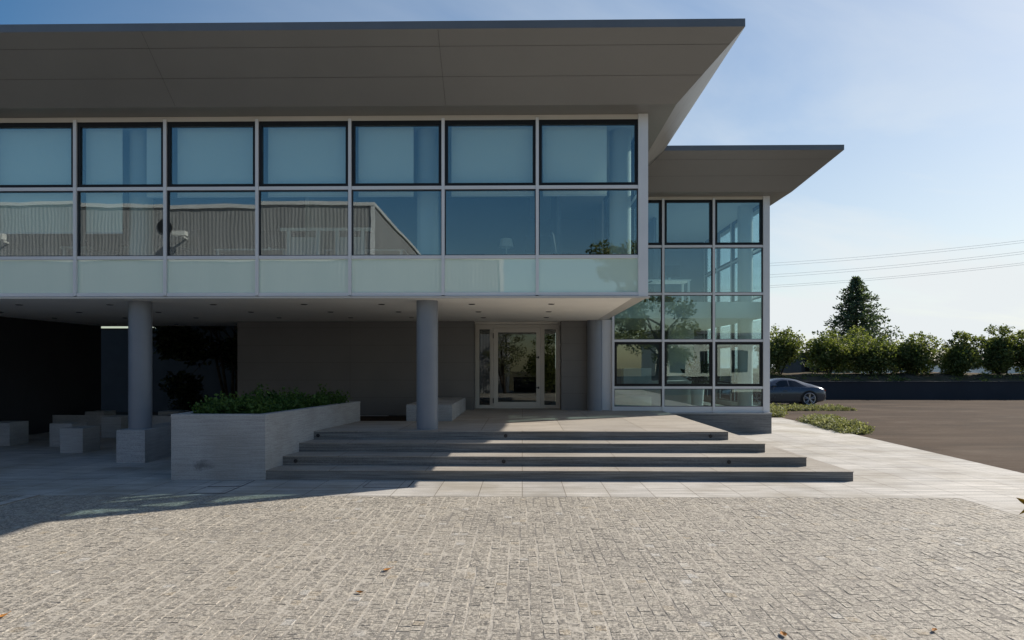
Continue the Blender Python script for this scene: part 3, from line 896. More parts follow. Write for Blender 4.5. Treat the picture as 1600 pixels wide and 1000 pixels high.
# ------------------------------------------------------------------ stone blocks
GB = 'granite seating blocks in the underpass'
def block(x0, x1, y0, y1, z1, lab, name='stone_block', cat='stone block', group=GB, z0=-.02):
    o = MB().box(x0, x1, y0, y1, z0, z1).build(name, M['stone'], None, bevel=.006)
    # own origin at its base
    c = Vector(((x0 + x1) / 2, (y0 + y1) / 2, 0))
    o.data.transform(Matrix.Translation(-c))
    o.location = c
    return tag(o, lab, cat, group)
block(-12.0, -11.39, 14.47, 15.04, .51, 'granite block cut off by the frame edge beside the charcoal wall')
block(-10.40, -9.90, 14.34, 14.84, .51, 'granite block directly behind and overlapped by the front middle block')
block(-9.43, -8.96, 13.3, 13.86, .505, 'granite cube standing alone in front of the middle cluster of blocks')
block(-12.2, -11.66, 18.2, 18.75, .505, 'farthest granite block by the charcoal wall, top row of the cluster')
block(-10.45, -9.95, 16.2, 16.8, .52, 'granite block just behind the column seen on its dark side')
block(-10.2, -9.6, 18.3, 18.9, .505, 'half hidden farthest block between the column and the planter, under the tree')
block(-9.35, -8.72, 16.4, 17.0, .52, 'half hidden nearer block between the column and the planter, below the farthest one')
block(-7.43, -6.90, 11.95, 14.6, .60, 'long granite bench block carrying the round column', 'stone_bench', 'bench', None)
block(-2.48, -1.50, 14.06, 17.45, .95, 'long pale granite bench on the platform behind the middle column', 'stone_bench', 'bench', None, .35)

# access covers in the slab strip
def cover(x0, x1, y0, y1, lab):
    T = thing('access_cover', ((x0 + x1) / 2, y0, 0), lab, 'access cover', 'flush stone access covers')
    frame_ = MB().box(x0, x1, y0, y0 + .012, -.01, .0045).box(x0, x1, y1 - .012, y1, -.01, .0045).box(x0, x0 + .012, y0 + .012, y1 - .012, -.01, .0045).box(x1 - .012, x1, y0 + .012, y1 - .012, -.01, .0045)
    frame_.build('rim', M['dark_metal'], T)
    MB().box(x0 + .014, x1 - .014, y0 + .014, y1 - .014, -.01, .0043).build('lid', M['paving'], T)
cover(-4.62, -4.13, 9.06, 9.58, 'small flush stone cover nearest the setts, before the planter')
cover(-4.62, -4.13, 9.60, 10.13, 'small flush stone cover touching the planter foot')
cover(-2.33, -1.66, 9.58, 10.13, 'flush stone cover at the foot of the lowest step')

# ------------------------------------------------------------------ courtyard behind the underpass
gw = MB().box(-18, -7.7, 25, 25.25, -.1, 3.19).box(-18, -13.9, 24.96, 25.29, 3.19, 3.23).box(-13.9, -7.7, 24.98, 25.27, 3.0, 5.6).build('garden_wall', M['garden_wall'])  # taller stretch is added to block the bright sky behind the tree
tag(gw, 'dark plastered wall closing the courtyard behind the tree', 'wall')
MB().prism([(-16, 19.9), (-7.7, 19.9), (-7.7, 25), (-16, 25)], -.05, .03).build('courtyard_soil', M['soil'])['kind'] = 'structure'
def tree(loc, h, crown_r, crown_h, seed, lab, mat, leaf=.14, n=7000, stems=1, cat='tree', group=None, name='tree', clear=.35):
    rg = np.random.default_rng(seed)
    T = thing(name, loc, lab, cat, group)
    L = Vector(loc)
    tm, P = MB(), []
    tips = []
    for s in range(stems):
        th = rg.uniform(0, 6.28)
        sp = .16 * h if stems > 1 else .03 * h
        top = L + Vector((math.cos(th) * sp, math.sin(th) * sp, h * .72))
        mid_ = L.lerp(top, .5) + Vector((rg.normal(0, .05), rg.normal(0, .05), 0)) * h * .3
        r0 = .028 * h / math.sqrt(stems)
        tm.tube([L - Vector((0, 0, .2)), mid_, top], [r0, r0 * .7, r0 * .3], 8)
        for k in range(9 if stems == 1 else 5):
            a = L.lerp(top, rg.uniform(clear, .95))
            ph = rg.uniform(0, 6.28)
            e = L + Vector((math.cos(ph) * crown_r * rg.uniform(.45, .9), math.sin(ph) * crown_r * rg.uniform(.45, .9), h - crown_h * rg.uniform(.12, .95)))
            tm.tube([a, a.lerp(e, .5) + Vector((0, 0, .05 * h)), e], [r0 * .4, r0 * .25, r0 * .08], 6)
            tips.append(np.array(e))
    while len(tips) < 34:
        th, u = rg.uniform(0, 6.28), rg.uniform(-1, 1)
        q_ = math.sqrt(1 - u * u) * rg.uniform(.5, .95)
        tips.append(np.array(loc) + np.array([math.cos(th) * q_ * crown_r, math.sin(th) * q_ * crown_r, h - crown_h / 2 + u * crown_h * .46]))
    for c in tips:
        s = crown_r * rg.uniform(.2, .36)
        P.append(blob_pts(rg, c, (s, s, s * .7), n // len(tips), .3))
    tm.build('trunk', M['bark'], T, smooth=True)
    leafcloud('crown', np.concatenate(P), leaf, mat, T, .1, .5, seed)
    return T
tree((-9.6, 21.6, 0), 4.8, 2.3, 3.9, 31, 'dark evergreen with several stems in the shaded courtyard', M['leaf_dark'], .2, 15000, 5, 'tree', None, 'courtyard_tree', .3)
bush((-10.9, 21.3, 0), 1.0, 1.6, 33, 'low dark bush below the courtyard tree', M['leaf_dark'], .1, 1600)

# ------------------------------------------------------------------ across the lot
YR = 37.6
rw = MB().box(5, 90, YR, YR + .3, -.4, .88).box(5, 90, YR - .03, YR + .33, .88, .93)
tag(rw.build('retaining_wall', M['navy_wall']), 'long low navy retaining wall behind the parking lot', 'wall')
bk = MB()
gxs = np.linspace(5, 95, 91)
rg = np.random.default_rng(3)
rows = [(YR + .3, .84), (YR + 1.4, 1.1), (YR + 2.6, 1.30), (YR + 4.5, 1.36), (YR + 9, 1.2)]
vv = [(xx, yy, zz_ + rg.normal(0, .035)) for yy, zz_ in rows for xx in gxs]
bk.add(vv, [(r * 91 + c_, r * 91 + c_ + 1, (r + 1) * 91 + c_ + 1, (r + 1) * 91 + c_) for r in range(4) for c_ in range(90)])
bk.build('embankment', M['bank'], smooth=True)['kind'] = 'structure'
P = []
for k in range(150):
    xx, v = rg.uniform(10, 40), rg.uniform(0, 1)
    P.append(blob_pts(rg, (xx, YR + .4 + 2.2 * v, .92 + .42 * v), (.35, .3, .10), 26, .1))
tag(leafcloud('bank_ground_cover', np.concatenate(P), .12, M['leaf_bush'], None, .5, .5, 9), 'sparse creeping ground cover on the earth bank above the navy wall', 'ground cover', kind='stuff')
GBU = 'row of round bushes on the bank'
bush_data = [(1219, 517, 74, 'rounded dark bush rising directly behind the parked car by the building corner', 'leaf_bush'),
             (1296, 521, 72, 'broad yellow green bush left of the conifer, second from the building', 'leaf_lime'),
             (1362, 527, 74, 'wide olive bush standing in front of the conifer trunk', 'leaf_bush'),
             (1430, 523, 72, 'dense round bush just beyond the conifer, with paler leaves on top', 'leaf_bush'),
             (1500, 526, 68, 'loose dark bush with ragged top between the dense bush and the tallest one', 'leaf_bush'),
             (1561, 517, 62, 'tallest ragged bush with bare upright sprigs', 'leaf_bush'),
             (1606, 524, 66, 'dark bush cut off by the right border of the picture', 'leaf_bush')]
for i, (px, py, wp, lab, mt) in enumerate(bush_data):
    Y = 40.3
    p = at(px, py, Y)
    wd = wp * Y / F_PX * (1.10 if i < 4 else 1.06)
    bush((p.x, Y, 1.3), p.z - 1.3, wd, 50 + i, lab, M['leaf_bush' if mt == 'leaf_bush' else mt], .16, 9000, 'bush', GBU, sprigs=12 if i < 4 else 26)
p = at(1338, 520, 46)
bush((p.x, 46, 1.2), at(0, 519, 46).z - 1.2, 3.4, 63, 'lime green bush glimpsed between the conifer and the row', M['leaf_lime'], .16, 2600)
# conifer
def conifer(loc, h, r, seed, lab):
    rg = np.random.default_rng(seed)
    T = thing('conifer_tree', loc, lab, 'tree')
    L = np.array(loc, float)
    tm = MB().tube([Vector(loc), Vector(loc) + Vector((0, 0, h * .6)), Vector(loc) + Vector((0, 0, h * .99))], [.22, .12, .02], 10)
    P = []
    z = .06
    while z < .985:
        rr = r * (1 - z) ** .86 * 1.05 * rg.uniform(.80, 1.05) + .05
        nbr = int(6 + 5 * (1 - z))
        ph0 = rg.uniform(0, 6.28)
        for k in range(nbr):
            ph = ph0 + 6.283 * k / nbr + rg.normal(0, .2)
            ln = rr * rg.uniform(.55, 1.12)
            d = np.array([math.cos(ph), math.sin(ph), 0])
            m = int(14 + 62 * ln / r)
            tt = rg.uniform(.12, 1, m) ** .75
            wob = rg.normal(0, 1, (m, 3)) * np.array([.17, .17, .11]) * (ln * .30 + .03) * (1.1 - .5 * tt)[:, None]
            pz = z * h + (tt - .3) * ln * .16 - .10 * ln * (tt - .5) ** 2 + .18 * np.clip(tt - .8, 0, 1) * ln
            P.append(L + d * (ln * tt)[:, None] + np.stack([0 * tt, 0 * tt, pz], 1) + wob)
            e = Vector(loc) + Vector((d[0] * ln * .9, d[1] * ln * .9, z * h + .06 * ln))
            tm.tube([Vector(loc) + Vector((0, 0, z * h)), e], [.035, .008], 4)
        z += .021 + .016 * (1 - z)
    tm.build('trunk', M['bark'], T, smooth=True)
    leafcloud('crown', np.concatenate(P), .30, M['leaf_spruce'], T, .25, .42, seed)
p = at(1338, 436, 58)
conifer((p.x, 58, 0.9), p.z - .65, 4.9, 5, 'dark green conical conifer towering above the bushes')
# pale sheds and fences far behind the bushes
def shed(px0, px1, py0, Y, mat, lab, name='storage_shed', dep=6):
    a, b_ = X(px0, Y), X(px1, Y)
    zt_ = at(0, py0, Y).z
    T = thing(name, ((a + b_) / 2, Y, 0), lab, 'shed', None)
    MB().box(a, b_, Y, Y + dep, -.2, zt_).build('wall', mat, T)
    MB().box(a - .2, b_ + .2, Y - .2, Y + dep + .2, zt_, zt_ + .12).build('roof', M['fascia'], T)
    for k in range(3):
        q0 = a + (b_ - a) * (.12 + .3 * k)
        MB().box(q0, q0 + (b_ - a) * .14, Y - .03, Y + .02, zt_ * .45, zt_ * .8).build('window', M['car_glass'], T)
shed(1252, 1300, 553, 62, M['garden_wall'], 'grey concrete shed seen between the first two bushes')
shed(1385, 1460, 566, 75, M['white_paint'], 'low white building glimpsed between the middle bushes')
shed(1530, 1700, 570, 80, M['white_paint'], 'long pale building glimpsed under the ragged bushes', dep=10)
shed(1305, 1345, 562, 70, M['pale_clad'], 'small pale shed glimpsed behind the yellow green bush')

# power lines
wires = [(411.5, 375.5), (415.5, 379), (429.5, 393), (433.5, 396.5), (446.5, 410.5), (449.5, 413.5)]
wl_ = ['topmost overhead wire, upper of the highest pair', 'overhead wire, lower of the highest pair', 'overhead wire, upper of the middle pair', 'overhead wire, lower of the middle pair', 'overhead wire, upper of the lowest pair', 'overhead wire, lower of the lowest pair just above the conifer']
for (ya, yb), lab in zip(wires, wl_):
    a, b_ = at(1200, ya, 150), at(1600, yb, 124)
    d = b_ - a
    pts = [a + d * s + Vector((0, 0, 1.6 * (s * s - s))) for s in np.linspace(-1.5, 2.2, 26)]
    o = MB().tube(pts, .022, 6).build('power_line', M['cable'])
    tag(o, lab, 'power line', 'overhead power lines in three pairs')

# ground cover beds by the lot
def bed(polys, seed, lab, n, hgt=.2):
    rg = np.random.default_rng(seed)
    P = []
    (x0, y0), (x1, y1), (x2, y2), (x3, y3) = polys
    for k in range(n):
        u, v = rg.uniform(0, 1), rg.uniform(0, 1)
        a = np.array([x0, y0]) * (1 - u) + np.array([x1, y1]) * u
        b_ = np.array([x3, y3]) * (1 - u) + np.array([x2, y2]) * u
        c = a * (1 - v) + b_ * v
        e = min(u, 1 - u, v, 1 - v)
        hh = hgt * rg.uniform(.5, 1.2) * min(1, .35 + e * 4)
        m = 30
        tt = rg.uniform(0, 1, (m, 1))
        P.append(np.array([c[0], c[1], LOT(c[1])]) + np.array([rg.normal(0, .3), rg.normal(0, .3), 1]) * hh * tt + rg.normal(0, .05, (m, 3)) * np.array([1, 1, .35]))
    tag(leafcloud('ground_cover_plants', np.concatenate(P), .075, M['leaf_variegated'], None, .5, .5, seed), lab, 'ground cover', kind='stuff')
g = lambda px, py: (lambda Y: (X(px, Y), Y))(CAM_H * F_PX / (py - HZ) )
bed([g(1247, 657), g(1318, 677), g(1368, 675), g(1290, 654)], 71, 'pale variegated ground cover bed between the paving and the lot', 420, .26)
bed([g(1199, 649), g(1226, 649), g(1226, 640), g(1199, 641)], 72, 'small clump of variegated plants against the building corner', 110, .3)
bed([(9.6, 27.0), (13.9, 27.6), (13.9, 28.6), (9.6, 28.8)], 73, 'narrow strip of variegated plants in front of the parked car', 260, .19)

# ------------------------------------------------------------------ car
def car(loc):
    T = thing('parked_car', loc, 'slate grey sports coupe parked by the strip of plants', 'car')
    O = Vector(loc)
    #  x, half width, z bottom, z belt, z top, half width at top
    st = [(-2.26, .55, .30, .50, .56, .42), (-2.20, .74, .22, .58, .66, .58), (-1.95, .86, .17, .66, .76, .64), (-1.55, .91, .15, .74, .86, .66), (-1.15, .90, .15, .80, .90, .66),
          (-.72, .89, .15, .84, .94, .66), (-.35, .89, .15, .86, 1.13, .62), (.0, .90, .15, .87, 1.255, .57), (.32, .90, .15, .88, 1.30, .55), (.66, .91, .15, .88, 1.285, .55), (1.0, .92, .15, .89, 1.22, .54),
          (1.32, .935, .15, .89, 1.115, .53), (1.60, .935, .16, .90, 1.03, .54), (1.85, .92, .18, .87, .95, .58), (2.08, .86, .22, .80, .87, .62), (2.20, .78, .27, .70, .78, .62), (2.27, .66, .33, .56, .64, .54)]
    def sec(s):
        x_, w_, zb, zl, zt_, wt = s
        return [(0, zb), (w_ * .86, zb), (w_ * .965, zb + .06), (w_, zb + (zl - zb) * .55), (w_ * .985, zl - .05), (w_ * .94, zl), (wt * 1.0 + (w_ * .94 - wt) * .12, zl + (zt_ - zl) * .82), (wt * .78, zt_ - .012), (0, zt_)]
    S_ = []
    for i in range(len(st) - 1):                         # refine along the length
        for k in range(3):
            t_ = k / 3
            S_.append(tuple(a + (b - a) * t_ for a, b in zip(st[i], st[i + 1])))
    S_.append(st[-1])
    vs, fs = [], []
    m = 16
    for s in S_:
        h_ = sec(s)
        ringp = [(y_, z_) for y_, z_ in h_] + [(-y_, z_) for y_, z_ in reversed(h_[1:-1])]
        vs += [O + Vector((s[0], y_, z_)) for y_, z_ in ringp]
    for i in range(len(S_) - 1):
        fs += [(i * m + k, i * m + (k + 1) % m, (i + 1) * m + (k + 1) % m, (i + 1) * m + k) for k in range(m)]
    fs += [tuple(range(m)), tuple(reversed(range((len(S_) - 1) * m, len(S_) * m)))]
    body = MB().add(vs, fs).build('body', M['car_paint'], T, smooth=True)
    # glass: panels riding 5 mm proud of the body between belt and roof edge
    def surf(x_, k0, k1, f, side):
        i = max(j for j in range(len(S_)) if S_[j][0] <= x_ + 1e-6)
        i = min(i, len(S_) - 2)
        t_ = (x_ - S_[i][0]) / (S_[i + 1][0] - S_[i][0])
        s = tuple(a + (b - a) * t_ for a, b in zip(S_[i], S_[i + 1]))
        h_ = sec(s)
        y_ = h_[k0][0] + (h_[k1][0] - h_[k0][0]) * f
        z_ = h_[k0][1] + (h_[k1][1] - h_[k0][1]) * f
        return O + Vector((x_, side * (y_ + .006), z_ + .003))
    for side in (-1, 1):
        for (xa, xb) in ((-.47, .46), (.50, 1.28)):
            gm = MB()
            N = 10
            lo, hi = [], []
            for k in range(N + 1):
                x_ = xa + (xb - xa) * k / N
                fmax = .92
                if x_ < .10: fmax = .92 * (x_ + .51) / .61
                if x_ > .85: fmax = .92 * max(.06, (1.32 - x_) / .47) ** .8
                lo.append(surf(x_, 5, 6, .06, side))
                hi.append(surf(x_, 5, 6, max(.08, fmax), side))
            for k in range(N): gm.quad(lo[k], lo[k + 1], hi[k + 1], hi[k])
            gm.build('side_window', M['car_glass'], T, smooth=True)
    for (xa, xb, nm) in ((-.66, -.10, 'windscreen'), (1.03, 1.66, 'rear_window')):
        gm = MB()
        for k in range(8):
            x0, x1 = xa + (xb - xa) * k / 8, xa + (xb - xa) * (k + 1) / 8
            top = lambda x_, y_: O + Vector((x_, y_, np.interp(x_, [s[0] for s in st], [s[4] for s in st]) + .008 - .03 * abs(y_)))
            gm.quad(top(x0, -.42), top(x1, -.42), top(x1, 0), top(x0, 0))
            gm.quad(top(x0, 0), top(x1, 0), top(x1, .42), top(x0, .42))
        gm.build(nm, M['car_glass'], T, smooth=True)
    for xw in (-1.08, 1.38):
        for side in (-1, 1):
            yo_ = side * .925
            MB().tube([O + Vector((xw, side * .60, .345)), O + Vector((xw, side * .938, .345))], .385, 36).build('wheel_arch', M['black_plastic'], T)
            wh = MB()
            prof = [(.25, .948), (.335, .952), (.345, .93), (.345, .73), (.3, .72)]
            n_ = 36
            vs = [O + Vector((xw + r_ * math.cos(6.2832 * k / n_), side * y_, .345 + r_ * math.sin(6.2832 * k / n_))) for r_, y_ in prof for k in range(n_)]
            fs = [(i * n_ + k, i * n_ + (k + 1) % n_, (i + 1) * n_ + (k + 1) % n_, (i + 1) * n_ + k) for i in range(4) for k in range(n_)]
            tyre = wh.add(vs, fs).build('wheel', M['rubber'], T, smooth=True)
            rm = MB()
            for k in range(5):
                for dd in (-.16, .16):
                    a = 6.2832 * k / 5 + dd + .3
                    c_, s_ = math.cos(a), math.sin(a)
                    rm.tube([O + Vector((xw + .04 * c_, side * .950, .345 + .04 * s_)), O + Vector((xw + .265 * c_, side * .955, .345 + .265 * s_))], [.022, .017], 6)
            vs = [O + Vector((xw + r_ * math.cos(6.2832 * k / n_), side * y_, .345 + r_ * math.sin(6.2832 * k / n_))) for r_, y_ in ((.245, .945), (.272, .962), (.285, .955)) for k in range(n_)]
            rm.add(vs, [(i * n_ + k, i * n_ + (k + 1) % n_, (i + 1) * n_ + (k + 1) % n_, (i + 1) * n_ + k) for i in range(2) for k in range(n_)])
            rm.tube([O + Vector((xw, side * .94, .345)), O + Vector((xw, side * .965, .345))], .05, 14)
            rm.build('rim', M['rim'], tyre, smooth=True)
    for side in (-1, 1):
        MB().tube([O + Vector((-.32, side * .90, .90)), O + Vector((-.30, side * 1.02, .955)), O + Vector((-.20, side * 1.05, .955))], [.03, .075, .055], 10).build('mirror', M['car_paint'], T, smooth=True)
        MB().box(O.x + 2.10, O.x + 2.205, O.y + min(side * .55, side * .80), O.y + max(side * .55, side * .80), O.z + .70, O.z + .755).build('tail_light', M['lamp_red'], T)
        MB().tube([O + Vector((-2.02, side * .66, .70)), O + Vector((-1.80, side * .67, .76))], [.11, .12], 16).build('headlight', M['steel'], T, smooth=True)
        MB().box(O.x + .18, O.x + .36, O.y + side * .925 - .01, O.y + side * .925 + .01, O.z + .70, O.z + .73).build('door_handle', M['car_paint'], T)
        MB().box(O.x + -.72, O.x + .88, O.y + side * .905 - .03, O.y + side * .905 + .02, O.z + .13, O.z + .19).build('sill', M['black_plastic'], T)
    MB().box(O.x + 2.20, O.x + 2.285, O.y - .6, O.y + .6, O.z + .24, O.z + .33).build('bumper', M['steel'], T)
    return T
xe = X(1287, 31.5)
car((xe - 2.28, 31.9, LOT(31.9)))

# ------------------------------------------------------------------ small things in the yard
def fallen_leaf(px, py, seed, lab, s=.055):
    Y = CAM_H * F_PX / (py - HZ)
    rg = random.Random(seed)
    x0 = X(px, Y)
    a = rg.uniform(0, 6.28)
    outl = [(-1, 0), (-.5, .38), (0, .5), (.55, .32), (1, 0), (.55, -.32), (0, -.5), (-.5, -.38)]
    ca, sa = math.cos(a), math.sin(a)
    top = [(x0 + s * (u * ca - v * sa), Y + s * (u * sa + v * ca), .006 + .022 * abs(v) + .010 * u * u) for u, v in outl]
    mb = MB().add(top + [(x0, Y, .005)], [(i, (i + 1) % 8, 8) for i in range(8)])
    e = Vector(top[4])
    mb.tube([e, e + Vector((ca, sa, .2)) * s * .6], .0016, 5)
    o = mb.build('fallen_leaf', M['fallen'])
    m_ = o.modifiers.new('thick', 'SOLIDIFY')
    m_.thickness = .001
    tag(o, lab, 'leaf', 'dry fallen leaves on the setts')
fallen_leaf(605, 893, 1, 'dry orange leaf on the setts, farthest of the two in mid yard', 0.043)
fallen_leaf(562, 929, 2, 'dry orange leaf on the setts, nearer of the two in mid yard', 0.036)
fallen_leaf(4, 970, 3, 'reddish dry leaf at the yard corner opposite the lone leaf', 0.043)
fallen_leaf(1224, 991, 4, 'largest dry orange leaf at the bottom border of the picture', 0.043)
fallen_leaf(1460, 983, 5, 'small dry brown leaf in the shady corner of the setts', 0.032)
# a twig with two leaves reaching in from a shrub at the yard's edge
TW = thing('garden_shrub', (2.75, 3.1, 0), 'shrub tip with two yellow brown leaves poking in over the paving', 'plant')
tp = at(1606, 789, 3.1)
MB().tube([(2.75, 3.1, -.01), (2.73, 3.1, .5), (tp.x + .10, 3.1, tp.z - .05), (tp.x, 3.1, tp.z)], [.012, .009, .005, .003], 6).build('stem', M['bark'], TW, smooth=True)
def big_leaf(a, b_, wd, mat):
    a, b_ = Vector(a), Vector(b_)
    d = (b_ - a)
    sde = d.cross(Vector((0, 1, .35))).normalized() * wd
    dip = Vector((0, -.012, .0))
    vs = [a, a + d * .35 + sde * .8 + dip, a + d * .65 + sde * .7 + dip, b_, a + d * .65 - sde * .7 + dip, a + d * .35 - sde * .8 + dip, a + d * .5]
    o = MB().add(vs, [(0, 1, 6), (1, 2, 6), (2, 3, 6), (3, 4, 6), (4, 5, 6), (5, 0, 6)]).build('leaf', mat, TW)
    m_ = o.modifiers.new('thick', 'SOLIDIFY')
    m_.thickness = .001
M['leaf_autumn'] = paint('autumn leaf', (0.30, 0.20, 0.02), 0.5, 0, 0.3, 0.4, 25)
big_leaf(tp, at(1587, 777, 3.08), .013, M['leaf_autumn'])
big_leaf(tp, at(1592, 804, 3.12), .011, M['leaf_autumn'])
for (dx, dz) in ((.07, .03), (.10, -.05), (.13, -.16), (.12, -.3), (.17, -.1)):
    big_leaf((tp.x + .06, 3.1, tp.z - .05 + dz * .5), (tp.x + .06 + dx, 3.1 + dx, tp.z + dz), .014, M['leaf_autumn'])

# ------------------------------------------------------------------ furniture behind the glass
def desk(loc, wd, lab):
    T = thing('office_desk', loc, lab, 'desk')
    x_, y_, z_ = loc
    MB().box(x_ - wd / 2, x_ + wd / 2, y_ - .4, y_ + .4, z_ + .71, z_ + .74).build('desktop', M['white_paint'], T)
    for sx_ in (-1, 1):
        for sy_ in (-1, 1):
            MB().box(x_ + sx_ * (wd / 2 - .06) - .03, x_ + sx_ * (wd / 2 - .06) + .03, y_ + sy_ * .35 - .03, y_ + sy_ * .35 + .03, z_, z_ + .71).build('leg', M['white_metal'], T)
def monitor(loc, lab):
    T = thing('computer_monitor', loc, lab, 'monitor')
    x_, y_, z_ = loc
    MB().box(x_ - .29, x_ + .29, y_ - .02, y_ + .02, z_ + .12, z_ + .47).build('screen', M['black_plastic'], T)
    MB().box(x_ - .03, x_ + .03, y_ - .01, y_ + .03, z_ + .01, z_ + .16).box(x_ - .12, x_ + .12, y_ - .09, y_ + .09, z_, z_ + .01).build('stand', M['steel'], T)
def chair(loc, rot, lab):
    T = thing('office_chair', loc, lab, 'chair', 'dark office chairs upstairs')
    x_, y_, z_ = loc
    MB().box(x_ - .25, x_ + .25, y_ - .24, y_ + .24, z_ + .44, z_ + .52).build('seat', M['black_plastic'], T, bevel=.03)
    MB().add([(x_ - .24, y_ + .20, z_ + .58), (x_ + .24, y_ + .20, z_ + .58), (x_ + .2, y_ + .30, z_ + 1.18), (x_ - .2, y_ + .30, z_ + 1.18),
              (x_ - .24, y_ + .26, z_ + .58), (x_ + .24, y_ + .26, z_ + .58), (x_ + .2, y_ + .35, z_ + 1.18), (x_ - .2, y_ + .35, z_ + 1.18)],
             [(0, 1, 2, 3), (4, 7, 6, 5), (0, 4, 5, 1), (1, 5, 6, 2), (2, 6, 7, 3), (3, 7, 4, 0)]).build('backrest', M['black_plastic'], T, bevel=.025)
    for s_ in (-1, 1):
        MB().tube([(x_ + s_ * .27, y_ + .1, z_ + .48), (x_ + s_ * .29, y_ + .05, z_ + .68), (x_ + s_ * .29, y_ - .18, z_ + .69)], .025, 8).build('armrest', M['black_plastic'], T)
    MB().tube([(x_, y_, z_ + .08), (x_, y_, z_ + .45)], .03, 10).build('stem', M['steel'], T)
    bs = MB()
    for k in range(5):
        a = 6.2832 * k / 5
        bs.tube([(x_, y_, z_ + .1), (x_ + .3 * math.cos(a), y_ + .3 * math.sin(a), z_ + .05)], [.03, .02], 6)
    bs.build('base', M['black_plastic'], T)
    T.rotation_euler.z = rot
ZU = 3.45
desk((-3.3, 14.0, ZU), 1.7, 'white desk upstairs behind the fifth bay, reflected building across it')
desk((-5.6, 13.9, ZU), 1.5, 'white desk upstairs behind the fourth glass bay')
desk((0.0, 14.6, ZU), 1.6, 'white desk upstairs in the darkest bay, carrying a lamp')
desk((-8.6, 13.6, ZU), 1.5, 'white desk upstairs with a dark chair behind the second bay')
monitor((-8.4, 13.75, ZU + .74), 'black monitor on the desk behind the second bay')
monitor((-5.4, 14.0, ZU + .74), 'black monitor on the desk behind the fourth bay')
monitor((.35, 14.7, ZU + .74), 'black monitor beside the white lamp in the darkest bay')
chair((-8.15, 12.75, ZU), .5, 'dark office chair close to the glass of the second bay')
chair((-7.0, 13.4, ZU), -.6, 'dark office chair behind the third bay')
chair((.95, 14.0, ZU), 1.4, 'dark office chair behind the last bay before the corner')
SHX = [X(p, 13.0) for p in (451, 497, 527, 567)]
SHZ = at(500, 361, 13.0).z
SH = thing('shelving_frame', ((SHX[0] + SHX[3]) / 2, 13.0, ZU), 'tall white open frame standing upstairs behind the fourth and fifth bays', 'shelving')
for xx in SHX:
    MB().box(xx - .035, xx + .035, 12.98, 13.05, ZU, SHZ).build('post', M['white_paint'], SH)
MB().box(X(438, 13.0), X(580, 13.0), 12.97, 13.06, SHZ, SHZ + .06).build('top_rail', M['white_paint'], SH)
MB().box(SHX[0] + .04, SHX[1] - .04, 13.0, 13.03, ZU + .1, SHZ - .12).build('back_panel', M['interior'], SH)
MB().box(SHX[2] + .04, SHX[3] - .04, 13.0, 13.03, ZU + .1, SHZ - .12).build('back_panel', M['interior'], SH)
LP = thing('desk_lamp', (-.35, 14.5, ZU + .74), 'white desk lamp on the desk in the darkest bay', 'lamp')
MB().lathe([(0, 0), (.09, 0), (.09, .02), (.015, .03), (.015, .26)], (-.35, 14.5, ZU + .74), 16).build('base', M['white_paint'], LP, smooth=True)
MB().lathe([(.16, .2), (.12, .38), (.0, .38)], (-.35, 14.5, ZU + .74), 20).build('lamp_shade', M['white_paint'], LP, smooth=True)
desk((4.15, 19.2, 3.5), 1.3, 'white desk on the upper floor of the corner wing')
monitor((4.3, 19.3, 4.24), 'black monitor on the corner wing upper desk')
chair((3.35, 18.9, 3.5), .3, 'dark office chair in the corner wing upper floor')
RC = thing('reception_counter', (3.6, 19.3, .56), 'pale reception counter on the ground floor of the corner wing', 'counter')
MB().box(2.95, 3.75, 19.2, 19.7, .56, 1.72).build('front_panel', M['interior'], RC)
MB().box(3.78, 4.9, 19.6, 20.2, .56, 1.30).box(3.78, 4.9, 19.55, 20.25, 1.30, 1.34).build('work_surface', M['interior'], RC)
IP = thing('house_plant', (5.1, 19.3, .56), 'dark leafy house plant in a pale pot beside the counter', 'plant')
MB().lathe([(0, 0), (.16, 0), (.20, .62), (.17, .62), (.16, .55), (0, .55)], (5.1, 19.3, .56), 20).build('pot', M['white_paint'], IP, smooth=True)
rg = np.random.default_rng(4)
leafcloud('foliage', blob_pts(rg, (5.1, 19.3, 1.55), (.32, .32, .38), 260, .1), .22, M['leaf_dark'], IP, .3, .3, 8)
sf = thing('lounge_sofa', (2.75, 18.5, .56), 'pale green sofa on the ground floor close to the corner wing glass', 'sofa')
MB().box(2.4, 3.55, 18.15, 18.85, .62, .95).build('seat', M['pale_clad'], sf, bevel=.04)
MB().box(2.4, 3.55, 18.86, 19.06, .62, 1.25).build('backrest', M['pale_clad'], sf, bevel=.04)

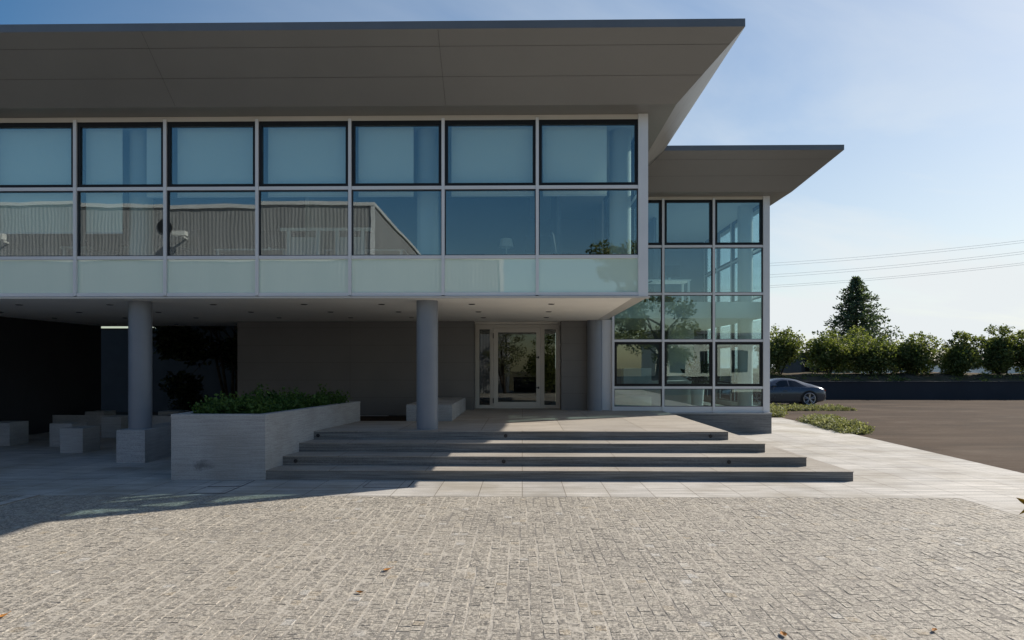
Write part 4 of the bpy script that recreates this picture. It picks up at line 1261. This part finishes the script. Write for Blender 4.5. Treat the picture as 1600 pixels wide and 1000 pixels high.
# ------------------------------------------------------------------ across the yard, seen in the glass
WH = thing('warehouse', (-20, -10, 0), 'tall grey corrugated warehouse mirrored in the upper windows', 'building')
hz = 10.0
MB().box(-45, -7.6, -40, -10, -.3, hz).build('wall', M['corrugated'], WH)
MB().box(-45.1, -7.5, -40.1, -9.9, hz, hz + .18).build('roof', M['white_metal'], WH)
MB().box(-7.72, -7.52, -10.06, -9.94, 0, hz).build('corner_trim', M['white_metal'], WH)
for px, py in ((285, 370), (2, 380)):
    u = (px - 816) / F_PX * 33.7
    z_ = CAM_H + (HZ - py) / F_PX * 33.7
    l_ = MB().tube([(u, -10, z_), (u, -9.3, z_ + .08)], .05, 8).box(u - .32, u + .32, -9.5, -9.2, z_ + .02, z_ + .26).build('flood_lamp', M['white_paint'], WH)
u = (250 - 816) / F_PX * 33.7
MB().tube([(u, -10.2, 9.0), (u, -9.95, 9.0)], .42, 28).build('round_vent', M['dark_metal'], WH)
AX = thing('warehouse_annex', (-15, -8, 0), 'lower pale corrugated annex mirrored in the green glass band', 'building')
MB().box(-45, -.95, -9.85, -8, -.3, 6.9).build('wall', M['corrugated'], AX)
MB().box(-45.1, -.9, -9.86, -7.95, 6.9, 7.05).build('roof', M['white_metal'], AX)
MB().box(-1.07, -.88, -8.06, -7.94, 0, 6.9).build('corner_trim', M['white_metal'], AX)
tree((5.3, -8.3, 0), 8.4, 2.3, 5.6, 81, 'leafy tree mirrored in the corner glass of the main block', M['leaf_bush'], .22, 7000, 1, 'tree', None, 'mirrored_tree')
tree((9.2, -9.5, 0), 6.5, 2.6, 4.6, 82, 'broad tree mirrored in the lower panes of the corner wing', M['leaf_lime'], .22, 5000, 1, 'tree', None, 'mirrored_tree')
tree((-1.1, -6.2, 0), 4.4, 1.3, 3.2, 83, 'slim pale tree mirrored in the entrance door', M['leaf_variegated'], .13, 3000, 2, 'tree', None, 'mirrored_tree')
bush((1.8, -7.2, 0), 3.7, 3.6, 84, 'tall green bush mirrored in the entrance door', M['leaf_lime'], .17, 4200)
bush((4.0, -7.6, 0), 3.2, 3.0, 85, 'second green bush mirrored beside the entrance door', M['leaf_bush'], .17, 3200)
bw = MB().box(-.6, 14, -9.4, -9.15, -.1, .98).box(-.64, 14.04, -9.44, -9.11, .98, 1.03)
tag(bw.build('boundary_wall', M['charcoal']), 'low dark boundary wall mirrored in the lower half of the entrance door', 'wall')
HB = thing('pale_house', (14, -16, 0), 'pale low house mirrored in the corner wing glass', 'building')
MB().box(10.5, 19, -22, -16, -.3, 4.2).build('wall', M['pale_clad'], HB)
MB().box(10.2, 19.3, -22.3, -15.7, 4.2, 4.45).build('roof', M['fascia'], HB)
for k in range(3):
    MB().box(11.4 + 2.4 * k, 12.6 + 2.4 * k, -16.03, -15.97, 1.2, 2.9).build('window', M['car_glass'], HB)
